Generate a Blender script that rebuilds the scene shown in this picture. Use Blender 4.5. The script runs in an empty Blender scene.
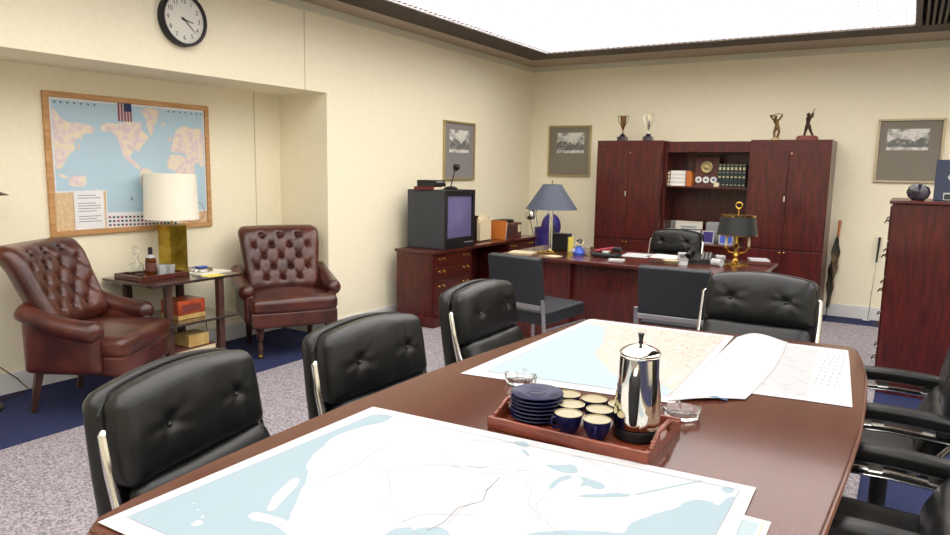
import bpy, bmesh, math, random
from mathutils import Vector, Matrix, Euler, noise
from mathutils.geometry import tessellate_polygon
from math import sin, cos, pi, radians as R, exp, sqrt
random.seed(7)
C = bpy.context.scene.collection
SC = bpy.context.scene

# ------------------------------------------------------------------ camera, light, exposure
YAW, PIT, ROL, FPX = 0.550143, 0.140645, 0.018236, 701.97
cam_d = bpy.data.cameras.new('camera'); cam = bpy.data.objects.new('camera', cam_d); C.objects.link(cam)
f_ = Vector((-sin(YAW)*cos(PIT), cos(YAW)*cos(PIT), -sin(PIT)))
r_ = Vector((cos(YAW), sin(YAW), 0)); u_ = r_.cross(f_)
rr = cos(ROL)*r_ + sin(ROL)*u_; uu = -sin(ROL)*r_ + cos(ROL)*u_
m3 = Matrix((rr, uu, -f_)).transposed()
cam.matrix_world = Matrix.Translation((0, 0, 1.5)) @ m3.to_4x4()
cam_d.sensor_width = 36; cam_d.lens = 36*FPX/950; cam_d.clip_start = 0.05
SC.camera = cam
SC.view_settings.view_transform = 'Standard'; SC.view_settings.look = 'None'
SC.view_settings.gamma = 1; SC.view_settings.use_curve_mapping = False
SC.view_settings.exposure = 0.0
LIGHT = 3.35
w = bpy.data.worlds.new('world'); SC.world = w; w.use_nodes = True
w.node_tree.nodes['Background'].inputs[0].default_value = (1, .95, .9, 1)
w.node_tree.nodes['Background'].inputs[1].default_value = 0.3

# ------------------------------------------------------------------ materials
def lin(c):
    return tuple(((v/255)/12.92 if v/255 <= .04045 else ((v/255+.055)/1.055)**2.4) for v in c) + (1,)
def mat(name, c, rough=.6, metal=0, c2=None, scale=20, stretch=(1, 1, 1), bump=0, bscale=None, coat=0, emit=0,
        trans=0, spec=.5, ramp=(.4, .6), detail=4, obj_coords=True, alpha=1, ior=1.45, mix3=None):
    m = bpy.data.materials.new(name); m.use_nodes = True; nt = m.node_tree; b = nt.nodes['Principled BSDF']
    b.inputs['Base Color'].default_value = lin(c); b.inputs['Roughness'].default_value = rough
    b.inputs['Metallic'].default_value = metal; b.inputs['Coat Weight'].default_value = coat
    b.inputs['Coat Roughness'].default_value = .06
    b.inputs['Specular IOR Level'].default_value = spec; b.inputs['Transmission Weight'].default_value = trans
    b.inputs['IOR'].default_value = ior; b.inputs['Alpha'].default_value = alpha
    if emit: b.inputs['Emission Color'].default_value = lin(c); b.inputs['Emission Strength'].default_value = emit
    if c2 is not None or bump:
        tc = nt.nodes.new('ShaderNodeTexCoord'); mp = nt.nodes.new('ShaderNodeMapping')
        nt.links.new(tc.outputs['Object'], mp.inputs[0]); mp.inputs['Scale'].default_value = stretch
    if c2 is not None:
        n = nt.nodes.new('ShaderNodeTexNoise'); n.inputs['Scale'].default_value = scale; n.inputs['Detail'].default_value = detail
        nt.links.new(mp.outputs[0], n.inputs['Vector'])
        cr = nt.nodes.new('ShaderNodeValToRGB'); cr.color_ramp.elements[0].position = ramp[0]; cr.color_ramp.elements[1].position = ramp[1]
        cr.color_ramp.elements[0].color = lin(c); cr.color_ramp.elements[1].color = lin(c2)
        if mix3: e = cr.color_ramp.elements.new((ramp[0]+ramp[1])/2); e.color = lin(mix3)
        nt.links.new(n.outputs[0], cr.inputs[0]); nt.links.new(cr.outputs[0], b.inputs['Base Color'])
    if bump:
        n2 = nt.nodes.new('ShaderNodeTexNoise'); n2.inputs['Scale'].default_value = bscale or scale; n2.inputs['Detail'].default_value = 3
        nt.links.new(mp.outputs[0], n2.inputs['Vector'])
        bp = nt.nodes.new('ShaderNodeBump'); bp.inputs['Strength'].default_value = bump; bp.inputs['Distance'].default_value = .01
        nt.links.new(n2.outputs[0], bp.inputs['Height']); nt.links.new(bp.outputs[0], b.inputs['Normal'])
    return m
M = {}
M['wall'] = mat('cream_wallcovering', (249, 241, 213), .75, c2=(246, 238, 209), scale=40, bump=.05, bscale=220)
M['cornice'] = mat('pale_cornice', (216, 214, 192), .7)
M['seam'] = mat('wall_seam', (205, 196, 160), .8)
M['tan'] = mat('tan_ceiling_metal', (176, 160, 140), .6)
M['slot'] = mat('brown_slot_metal', (96, 84, 74), .6)
M['slotdark'] = mat('dark_slot_gap', (38, 34, 30), .9)
M['ceil'] = mat('ceiling_plaster', (200, 190, 170), .9)
M['light'] = mat('luminous_diffuser', (255, 251, 246), .9, emit=LIGHT)
M['grid'] = mat('louver_grid_plastic', (205, 205, 212), .5, emit=0)
M['base'] = mat('baseboard_paint', (222, 222, 220), .5)
M['carpet'] = mat('grey_speckled_carpet', (108, 102, 107), .95, c2=(172, 165, 170), scale=95, bump=.5, bscale=160, ramp=(.36, .62), detail=6)
M['blue'] = mat('navy_carpet', (22, 29, 66), .95, c2=(38, 47, 90), scale=120, bump=.5, bscale=200)
M['mahog'] = mat('mahogany', (56, 15, 13), .34, c2=(92, 28, 22), scale=14, stretch=(3, 3, .35), coat=.25, ramp=(.3, .7))
M['mahogh'] = mat('mahogany_horizontal', (56, 17, 13), .28, c2=(92, 36, 26), scale=12, stretch=(.5, 3, 3), coat=.4, ramp=(.3, .7))
M['table'] = mat('polished_walnut_red', (72, 36, 27), .14, c2=(88, 47, 34), scale=5, stretch=(7, .35, 7), detail=1, spec=.42, coat=.12, ramp=(.1, .9))
M['edge'] = mat('table_edge_wood', (120, 78, 60), .3, coat=.4)
M['tray'] = mat('tray_mahogany', (128, 62, 40), .35, c2=(102, 44, 28), scale=14, stretch=(.6, 3, 3), coat=.3)
M['blk'] = mat('black_leather', (12, 14, 14), .36, bump=.05, bscale=190, spec=.55, coat=.04)
M['blkgrey'] = mat('charcoal_leatherette', (36, 39, 45), .5, bump=.1, bscale=150)
M['chrome'] = mat('polished_aluminium', (225, 225, 222), .16, 1)
M['alum'] = mat('satin_aluminium', (190, 190, 198), .38, 1)
M['silver'] = mat('mirror_steel', (235, 232, 220), .06, 1)
M['brass'] = mat('polished_brass', (206, 168, 84), .2, 1)
M['brassold'] = mat('antique_brass', (186, 158, 62), .3, 1, c2=(140, 118, 40), scale=8)
M['gold'] = mat('gilt_frame', (186, 168, 120), .4, .6)
M['goldpale'] = mat('pale_gilt_frame', (196, 182, 150), .4, .5)
M['leather'] = mat('oxblood_leather', (54, 21, 16), .3, c2=(92, 43, 31), scale=6, bump=.15, bscale=120, coat=.25, ramp=(.35, .72), spec=.6)
M['leathdk'] = mat('dark_leather_button', (54, 20, 17), .4)
M['dkwood'] = mat('dark_brown_wood', (58, 36, 30), .4, c2=(80, 52, 42), scale=15, stretch=(1, 1, .3))
M['darktop'] = mat('dark_table_top', (52, 34, 28), .18, coat=.6)
M['black'] = mat('black_plastic', (22, 22, 25), .45)
M['blackm'] = mat('black_metal', (24, 24, 26), .35, .3)
M['tvbody'] = mat('tv_cabinet_dark', (52, 56, 62), .55, c2=(62, 66, 72), scale=60)
M['screen'] = mat('crt_glass', (112, 108, 150), .12, coat=.5, spec=.7)
M['white'] = mat('white_paper', (184, 184, 185), .7)
M['paper'] = mat('offwhite_paper', (226, 224, 212), .7)
M['cream'] = mat('cream_card', (228, 214, 178), .7)
M['yellow'] = mat('yellow_paper', (232, 216, 96), .7)
M['shade'] = mat('cream_lampshade', (248, 243, 225), .8)
M['shadein'] = mat('shade_lining', (240, 236, 220), .8)
M['bluegrey'] = mat('slate_blue_shade', (66, 72, 88), .55)
M['blkshade'] = mat('black_tole_shade', (34, 38, 40), .4)
M['oak'] = mat('light_oak', (205, 160, 108), .5, c2=(190, 142, 90), scale=12, stretch=(1, .4, 3))
M['cork'] = mat('cork', (226, 200, 160), .8, c2=(214, 184, 144), scale=60)
M['sea'] = mat('map_ocean', (182, 210, 224), .6)
M['wallwhite'] = mat('wall_paper_white', (236, 236, 236), .7)
M['seapale'] = mat('map_pale_ocean', (152, 169, 174), .6)
M['seadeep'] = mat('map_ocean_blue', (138, 157, 165), .6)
M['landpink'] = mat('map_land', (224, 206, 206), .6, c2=(236, 224, 198), scale=22, ramp=(.42, .58), mix3=(232, 218, 214))
M['landora'] = mat('map_land_orange', (180, 170, 160), .6, c2=(182, 178, 172), scale=18, ramp=(.4, .6), mix3=(178, 163, 150))
M['landgrey'] = mat('map_land_grey', (172, 172, 173), .6, c2=(158, 160, 162), scale=22, ramp=(.45, .7))
M['line'] = mat('map_line', (146, 146, 154), .7)
M['ink'] = mat('printed_ink', (60, 62, 80), .7)
M['inkfaint'] = mat('faint_print', (120, 120, 128), .7)
M['mappink'] = mat('map_speckle', (168, 112, 104), .7)
M['red'] = mat('flag_red', (150, 50, 66), .7)
M['navy'] = mat('flag_navy', (40, 46, 92), .7)
M['cobalt'] = mat('navy_glaze', (18, 21, 60), .28, spec=.3)
M['cupin'] = mat('beige_glaze', (160, 150, 116), .3, coat=.2)
M['glass'] = mat('clear_glass', (250, 252, 252), .02, trans=1, ior=1.45)
M['cutglass'] = mat('cut_glass', (240, 244, 244), .12, trans=.75, bump=.6, bscale=60)
M['amber'] = mat('amber_whiskey', (120, 60, 20), .05, trans=.6, ior=1.36)
M['matgrey'] = mat('grey_mount', (140, 136, 134), .8)
M['mattan'] = mat('taupe_mount', (134, 126, 112), .8)
M['photo'] = mat('photo_grey', (224, 222, 214), .6, c2=(120, 118, 112), scale=14, ramp=(.45, .7))
M['photodk'] = mat('photo_dark', (110, 112, 106), .6, c2=(170, 168, 158), scale=30, ramp=(.5, .7))
M['greenbk'] = mat('dark_green_cloth', (36, 52, 50), .6)
M['goldink'] = mat('gold_tooling', (200, 188, 140), .4, .4)
M['brownbk'] = mat('brown_cloth', (104, 62, 54), .6)
M['redbk'] = mat('maroon_cloth', (98, 26, 36), .55)
M['orange'] = mat('orange_wood', (196, 112, 44), .5)
M['tortoise'] = mat('orange_lacquer', (196, 84, 36), .3, c2=(150, 56, 22), scale=10, coat=.3)
M['cigar'] = mat('pale_box_wood', (206, 176, 112), .5, c2=(186, 150, 88), scale=9)
M['bronze'] = mat('bronze', (128, 98, 60), .35, .9)
M['bronzedk'] = mat('dark_bronze', (72, 56, 46), .4, .8)
M['redbase'] = mat('red_brown_plinth', (120, 56, 48), .4)
M['purple'] = mat('blue_nylon', (40, 38, 112), .5, c2=(66, 46, 118), scale=8)
M['navyboard'] = mat('navy_board', (48, 56, 78), .5)
M['bluecorner'] = mat('printed_blue', (70, 110, 160), .6)
M['teal'] = mat('blue_enamel', (60, 92, 190), .3)
M['stone'] = mat('marbled_black', (34, 34, 44), .18, c2=(90, 84, 96), scale=9, coat=.5, ramp=(.5, .7))
M['umb'] = mat('dark_umbrella_cloth', (44, 42, 30), .6, c2=(140, 116, 70), scale=11, ramp=(.5, .62), stretch=(1, 1, .5))
M['handlew'] = mat('honey_wood', (176, 104, 56), .4)
M['grey'] = mat('grey_plastic', (150, 150, 150), .5)

# ------------------------------------------------------------------ mesh helpers
class B:
    def __init__(s): s.bm = bmesh.new(); s.mi = 0
    def _mark(s, n0):
        s.bm.faces.ensure_lookup_table()
        for f in s.bm.faces[n0:]: f.material_index = s.mi
    def box(s, x0, x1, y0, y1, z0, z1, bev=0, mtx=None, seg=2):
        t = bmesh.new(); bmesh.ops.create_cube(t, size=1)
        for v in t.verts: v.co = Vector(((x0+x1)/2+v.co.x*(x1-x0), (y0+y1)/2+v.co.y*(y1-y0), (z0+z1)/2+v.co.z*(z1-z0)))
        if bev: bmesh.ops.bevel(t, geom=t.edges[:], offset=bev, segments=seg, affect='EDGES', profile=.5)
        if mtx is not None: bmesh.ops.transform(t, matrix=mtx, verts=t.verts)
        return s.add(t)
    def add(s, t):
        n0 = len(s.bm.faces); me = bpy.data.meshes.new('t'); t.to_mesh(me); t.free(); s.bm.from_mesh(me); bpy.data.meshes.remove(me)
        s._mark(n0); return s
    def rbox(s, hx, hy, hz, r, fn=None, n=14, mtx=None):
        """rounded box (half sizes) built from a gridded cube, fn(point, unit coords) shapes it"""
        t = bmesh.new(); bmesh.ops.create_cube(t, size=2)
        bmesh.ops.subdivide_edges(t, edges=t.edges[:], cuts=n, use_grid_fill=True)
        for v in t.verts:
            u = v.co.copy(); p = Vector((u.x*hx, u.y*hy, u.z*hz))
            q = Vector((max(-(hx-r), min(hx-r, p.x)), max(-(hy-r), min(hy-r, p.y)), max(-(hz-r), min(hz-r, p.z))))
            d = p-q
            if d.length > 1e-9: p = q+d.normalized()*r if d.length > r*.3 or True else p
            v.co = fn(p, u) if fn else p
        if mtx is not None: bmesh.ops.transform(t, matrix=mtx, verts=t.verts)
        return s.add(t)
    def lathe(s, prof, c=(0, 0, 0), seg=28, mtx=None, sx=1, sy=1):
        t = bmesh.new(); rings = []
        for r, z in prof:
            if r < 1e-5: rings.append([t.verts.new((0, 0, z))])
            else: rings.append([t.verts.new((r*cos(2*pi*i/seg)*sx, r*sin(2*pi*i/seg)*sy, z)) for i in range(seg)])
        for a, b in zip(rings, rings[1:]):
            for i in range(seg):
                j = (i+1) % seg
                if len(a) == 1 and len(b) == 1: continue
                if len(a) == 1: t.faces.new((a[0], b[j], b[i]))
                elif len(b) == 1: t.faces.new((a[i], a[j], b[0]))
                else: t.faces.new((a[i], a[j], b[j], b[i]))
        (r0, z0), (r1, z1) = prof[0], prof[-1]
        if r0 > 1e-5 and r1 > 1e-5 and abs(z0-z1) < .006 and abs(r0-r1) < .01 and len(prof) > 3:
            a, b = rings[-1], rings[0]
            for i in range(seg): j = (i+1) % seg; t.faces.new((a[i], a[j], b[j], b[i]))
        else:
            if len(rings[0]) > 1: t.faces.new(rings[0][::-1])
            if len(rings[-1]) > 1: t.faces.new(rings[-1])
        mm = Matrix.Translation(c) @ (mtx if mtx is not None else Matrix.Identity(4))
        bmesh.ops.transform(t, matrix=mm, verts=t.verts)
        bmesh.ops.recalc_face_normals(t, faces=t.faces[:])
        return s.add(t)
    def tube(s, pts, r, seg=10, closed=False, flat=None):
        t = bmesh.new(); pts = [Vector(p) for p in pts]; n = len(pts); rs = r if isinstance(r, (list, tuple)) else [r]*n
        rings = []; up = None
        for i, p in enumerate(pts):
            a = pts[(i-1) % n] if (closed or i > 0) else p; b = pts[(i+1) % n] if (closed or i < n-1) else p
            d = (b-a).normalized()
            if up is None:
                up = Vector((0, 0, 1)) if abs(d.z) < .9 else Vector((1, 0, 0))
            sd = d.cross(up).normalized(); up = sd.cross(d).normalized()
            fl = flat or 1
            rings.append([t.verts.new(p+sd*rs[i]*cos(2*pi*k/seg)+up*rs[i]*fl*sin(2*pi*k/seg)) for k in range(seg)])
        prs = list(zip(rings, rings[1:])) + ([(rings[-1], rings[0])] if closed else [])
        for a, b in prs:
            for k in range(seg): j = (k+1) % seg; t.faces.new((a[k], a[j], b[j], b[k]))
        if not closed: t.faces.new(rings[0][::-1]); t.faces.new(rings[-1])
        bmesh.ops.recalc_face_normals(t, faces=t.faces[:])
        return s.add(t)
    def ball(s, c, r, sz=(1, 1, 1), seg=16):
        t = bmesh.new(); bmesh.ops.create_uvsphere(t, u_segments=seg, v_segments=seg//2+2, radius=r)
        for v in t.verts: v.co = Vector((v.co.x*sz[0]+c[0], v.co.y*sz[1]+c[1], v.co.z*sz[2]+c[2]))
        return s.add(t)
    def prism(s, poly, z0, z1, mtx=None, bev=0):
        t = bmesh.new(); a = [t.verts.new((x, y, z0)) for x, y in poly]; b = [t.verts.new((x, y, z1)) for x, y in poly]; n = len(poly)
        t.faces.new(a[::-1]); t.faces.new(b)
        for i in range(n): j = (i+1) % n; t.faces.new((a[i], a[j], b[j], b[i]))
        bmesh.ops.recalc_face_normals(t, faces=t.faces[:])
        if bev:
            ed = [e for e in t.edges if abs(e.verts[0].co.z-e.verts[1].co.z) < 1e-6]
            bmesh.ops.bevel(t, geom=ed, offset=bev, segments=2, affect='EDGES', profile=.5)
        if mtx is not None: bmesh.ops.transform(t, matrix=mtx, verts=t.verts)
        return s.add(t)
    def poly(s, pts):
        t = bmesh.new(); vs = [t.verts.new(p) for p in pts]
        for tri in tessellate_polygon([[Vector(p) for p in pts]]):
            a, b, c = [Vector(pts[i]) for i in tri]
            if (b-a).cross(c-a).length > 1e-12: t.faces.new([vs[i] for i in tri])
        bmesh.ops.recalc_face_normals(t, faces=t.faces[:]); return s.add(t)
    def grid(s, fn, nu, nv, thick=0):
        t = bmesh.new(); g = [[t.verts.new(fn(i/nu, j/nv)) for j in range(nv+1)] for i in range(nu+1)]
        for i in range(nu):
            for j in range(nv): t.faces.new((g[i][j], g[i+1][j], g[i+1][j+1], g[i][j+1]))
        if thick:
            t.normal_update(); bmesh.ops.solidify(t, geom=t.faces[:], thickness=thick)
        return s.add(t)
    def text(s, body, size, mtx, ext=.0004):
        cu = bpy.data.curves.new('t', 'FONT'); cu.body = body; cu.size = size; cu.extrude = ext; cu.align_x = 'CENTER'; cu.align_y = 'CENTER'
        o = bpy.data.objects.new('t', cu); C.objects.link(o); dg = bpy.context.evaluated_depsgraph_get(); dg.update()
        me = bpy.data.meshes.new_from_object(o.evaluated_get(dg)); me.transform(mtx)
        n0 = len(s.bm.faces); s.bm.from_mesh(me); s._mark(n0)
        bpy.data.objects.remove(o); bpy.data.meshes.remove(me); bpy.data.curves.remove(cu); return s
def obj(name, b, mats, parent=None, smooth=True, ang=50):
    if not isinstance(mats, (list, tuple)): mats = [mats]
    if parent is None:                                  # origin at the base centre
        xs = [v.co for v in b.bm.verts]
        lo = Vector([min(v[i] for v in xs) for i in range(3)]); hi = Vector([max(v[i] for v in xs) for i in range(3)])
        o0 = Vector(((lo.x+hi.x)/2, (lo.y+hi.y)/2, lo.z)); bmesh.ops.translate(b.bm, vec=-o0, verts=b.bm.verts)
    me = bpy.data.meshes.new(name); b.bm.to_mesh(me); b.bm.free()
    for m in mats: me.materials.append(m if not isinstance(m, str) else M[m])
    if smooth:
        me.polygons.foreach_set('use_smooth', [True]*len(me.polygons)); me.set_sharp_from_angle(angle=R(ang))
    o = bpy.data.objects.new(name, me); C.objects.link(o)
    if smooth and ang < 100:
        wn = o.modifiers.new('weighted', 'WEIGHTED_NORMAL'); wn.keep_sharp = True; wn.weight = 100
    if parent is None: o.location = o0
    else: o.parent = parent
    return o
def coast(pts, it=2, jit=.0035):
    for _ in range(it):
        out = []
        for i, p in enumerate(pts):
            q = pts[(i+1) % len(pts)]; d = sqrt((p[0]-q[0])**2+(p[1]-q[1])**2)
            k = .25 if d < .35 else .02
            for f in (k, 1-k):
                x, y = p[0]+(q[0]-p[0])*f, p[1]+(q[1]-p[1])*f
                if d < .35: n_ = noise.noise_vector(Vector((x*40, y*40, _)))*jit; x += n_.x; y += n_.y
                out.append((x, y))
        pts = out
    return pts
def tag(o, label, cat, group=None, kind=None):
    o['label'] = label; o['category'] = cat
    if group: o['group'] = group
    if kind: o['kind'] = kind
    return o
def thing(name, label, cat, loc=(0, 0, 0), rz=0, group=None):
    o = bpy.data.objects.new(name, None); C.objects.link(o); o.location = loc; o.rotation_euler = (0, 0, rz); o.empty_display_size = .1
    return tag(o, label, cat, group)
def struct(name, b, m, label=None):
    o = obj(name, b, m); o['kind'] = 'structure'
    if label: o['label'] = label
    return o
def dup(root, loc, rz=0, label=None):
    def cp(o, par):
        c = o.copy(); C.objects.link(c)
        if par is not None: c.parent = par
        for k in [x for x in C.objects if x.parent == o]: cp(k, c)
        return c
    r = cp(root, None); r.location = loc; r.rotation_euler = (0, 0, rz)
    if label: r['label'] = label
    return r
TR = Matrix.Translation
def RX(a): return Matrix.Rotation(a, 4, 'X')
def RY(a): return Matrix.Rotation(a, 4, 'Y')
def RZ(a): return Matrix.Rotation(a, 4, 'Z')

# ------------------------------------------------------------------ the room
XW, XA, YB, XR, YN, ZC = -4.287, -4.86, 8.331, 4.15, -4.0, 2.80
CX0, CX1, CY1 = -3.915, -.085, 7.95
b = B(); b.mi = 0; b.box(CX0, CX1, YN, CY1, -.1, 0)
b.mi = 1; b.box(-5.1, CX0, YN, YB, -.1, 0); b.box(CX1, XR, YN, YB, -.1, 0); b.box(CX0, CX1, CY1, YB, -.1, 0)
struct('floor', b, ['carpet', 'blue'], 'speckled grey carpet with a navy blue border along the walls')
YP = 4.53
b = B(); b.box(-5.1, XW, YP, YB, 0, 3.1); b.box(-5.1, XW, YN, YP, 2.11, 3.1); struct('wall_left', b, 'wall')
b = B(); b.box(-5.1, XA, YN, YP, 0, 2.11); struct('wall_alcove', b, 'wall')
b = B(); b.box(-5.1, XR+.1, YB, YB+.12, -.1, 3.1); struct('wall_back', b, 'wall')
b = B(); b.box(XR, XR+.12, YN, YB, -.1, 3.1); struct('wall_right', b, 'wall')
b = B(); b.box(-5.1, XR+.12, YN-.12, YN, -.1, 3.1); struct('wall_near', b, 'wall')
b = B(); b.box(XW-.0, XR, YN, YB, 3.0, 3.1); struct('ceiling', b, 'ceil')
# seams of the wall panels
b = B(); b.box(XW, XW+.0025, 4.276, 4.283, 2.11, 2.73); struct('trim_1', b, 'seam')
b = B(); b.box(XA, XA+.0025, 4.240, 4.247, .135, 2.11); struct('trim_2', b, 'seam')
# cornice
b = B(); b.box(XW, XW+.012, YN, YB, 2.735, ZC, .002); b.box(XW, XR, YB-.012, YB, 2.735, ZC, .002); struct('trim_3', b, 'cornice')
# flat tan strip round the ceiling, then slotted air bars, then the luminous panel
LX0, LX1, LY0, LY1 = -3.655, -.085, -3.4, 7.455
b = B(); b.box(XW, -4.02, YN, YB, ZC, 3.0, .003); b.box(-4.02, XR, 7.80, YB, ZC, 3.0, .003); b.box(4.0, XR, YN, 7.80, ZC, 3.0)
b.box(-4.02, 4.0, YN, -3.6, ZC, 3.0); struct('trim_4', b, 'tan')
b = B()
b.mi = 1; b.box(-4.02, LX0, -3.6, 7.80, 2.86, 2.875); b.box(LX1, .50, -3.6, 7.80, 2.86, 2.875); b.box(LX0, LX1, LY1, 7.80, 2.86, 2.875); b.box(.5, 4.0, LY1, 7.80, 2.86, 2.875); b.box(LX0, 4.0, -3.6, LY0, 2.86, 2.875)
b.mi = 0
for k in range(9): x = -4.02+.041*k; b.box(x, x+.022, -3.6, 7.80-.041*k, ZC, 2.86)
for k in range(9): y = 7.80-.041*k; b.box(-4.02+.041*k, 4.0, y-.026, y, ZC, 2.86)
b.box(LX1, LX1+.045, LY0, LY1, ZC, 2.86)
for k in range(12): x = LX1+.075+.043*k; b.box(x, x+.02, -3.6, LY1+.02, ZC, 2.86)
struct('trim_5', b, ['slot', 'slotdark'])
for x0, x1, lab in ((LX0, LX1, 'large glowing white louvred light panel set into the ceiling'), (.50, 3.95, 'added unseen fill light panel beyond the slotted bar at right')):  # right-hand panel is added out of view, to throw oblique light on the walls
    b = B(); b.box(x0, x1, LY0, LY1, 2.828, 2.84); lt = tag(obj('luminous_ceiling_panel', b, 'light'), lab, 'ceiling light')
    b = B(); n = 56
    for i in range(n+1): x = x0+.004+(x1-x0-.008)*i/n; b.box(x-.002, x+.002, LY0, LY1, ZC+.004, ZC+.012)
    n = 150
    for i in range(n+1): y = LY0+.004+(LY1-LY0-.008)*i/n; b.box(x0, x1, y-.002, y+.002, ZC+.0045, ZC+.0125)
    bmesh.ops.translate(b.bm, vec=-lt.location, verts=b.bm.verts)
    obj('louver_grid', b, 'grid', lt, smooth=False)
# baseboards
def bb(name, x0, x1, y0, y1):
    b = B(); b.box(x0, x1, y0, y1, 0, .118, .002)
    if x1-x0 < y1-y0: b.box(x0 if x0 < 0 and x0 > -5 else x0, x1-.005 if x0 < 0 else x1, y0, y1, .118, .135, .002)
    else: b.box(x0, x1, y0+.005, y1, .118, .135, .002)
    struct(name, b, 'base')
bb('baseboard_left', XW, XW+.016, YP, YB); bb('baseboard_alcove', XA, XA+.016, YN, YP)
bb('baseboard_back', XW, XR, YB-.016, YB); bb('baseboard_pier', XA, XW, YP-.016, YP)

# ------------------------------------------------------------------ conference table
OUT = [(-1.35, .748), (-1.40, .757), (-1.428, .79), (-1.448, .88), (-1.468, 1.1), (-1.48, 1.35), (-1.486, 1.6), (-1.483, 1.9), (-1.47, 2.25), (-1.45, 2.5),
       (-1.42, 2.8), (-1.39, 3.05), (-1.365, 3.25), (-1.355, 3.345), (-1.33, 3.372), (-1.2, 3.384), (-1.0, 3.40), (-.79, 3.42), (-.45, 3.462), (-.2, 3.492),
       (-.16, 3.488), (-.138, 3.45), (-.112, 3.3), (-.082, 3.02), (-.069, 2.67), (-.066, 2.34), (-.078, 1.99), (-.098, 1.58), (-.13, 1.2), (-.17, .84), (-.185, .765), (-.23, .725)]
t = thing('conference_table', 'long dark polished wood conference table with bowed sides and maps on top', 'table', (-.77, 2.1, 0))
sh = lambda L, s=1: [((x+.77)*s, (y-2.1)*s) for x, y in L]
b = B(); b.prism(sh(OUT), .702, .74, bev=.004); obj('tabletop', b, 'table', t)
b = B(); t0 = sh(OUT); b.tube([(x, y, .722) for x, y in t0], .0085, 6, closed=True); obj('edge_banding', b, 'edge', t)
b = B(); b.prism(sh(OUT, .72), .665, .702); obj('apron', b, 'mahog', t)
for y in (-.85, .85):
    b = B(); b.box(-.32, .32, y-.07, y+.07, .06, .66, .006); b.box(-.42, .42, y-.12, y+.12, 0, .06, .01); obj('pedestal', b, 'mahog', t)

# ------------------------------------------------------------------ swivel chairs
def gauss(a, b_, s): return exp(-(a*a+b_*b_)/(s*s))
def pad(hy, hz, hx, r, arch=0, bulge=.02, btn=(), sag=0, n=22, wr=1):
    """upright cushion facing +X, half sizes; returns a shaping function"""
    def fn(p, u):
        q = p.copy()
        fy, fz = p.y/hy, p.z/hz
        q.z += arch*(1-fy*fy)*max(0, (fz+1)/2)
        q.y *= 1-.04*max(0, fz)
        if u.x > 0:
            k = u.x
            q.x += k*bulge*(1-min(1, abs(fy))**4)*(1-min(1, abs(fz))**3)
            for by, bz in btn:
                dy, dz = p.y-by, p.z-bz
                d = sqrt(dy*dy+dz*dz); a = math.atan2(dz, dy)
                q.x -= k*(.013*exp(-(d/.02)**2)+.009*exp(-d/.06))
                q.x += k*wr*.0016*sin(a*7+1)*exp(-((d-.05)/.035)**2)
            q.x += k*.004*noise.noise(Vector((p.y*9, p.z*9, hz*31)))
        return q
    return fn
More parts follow.
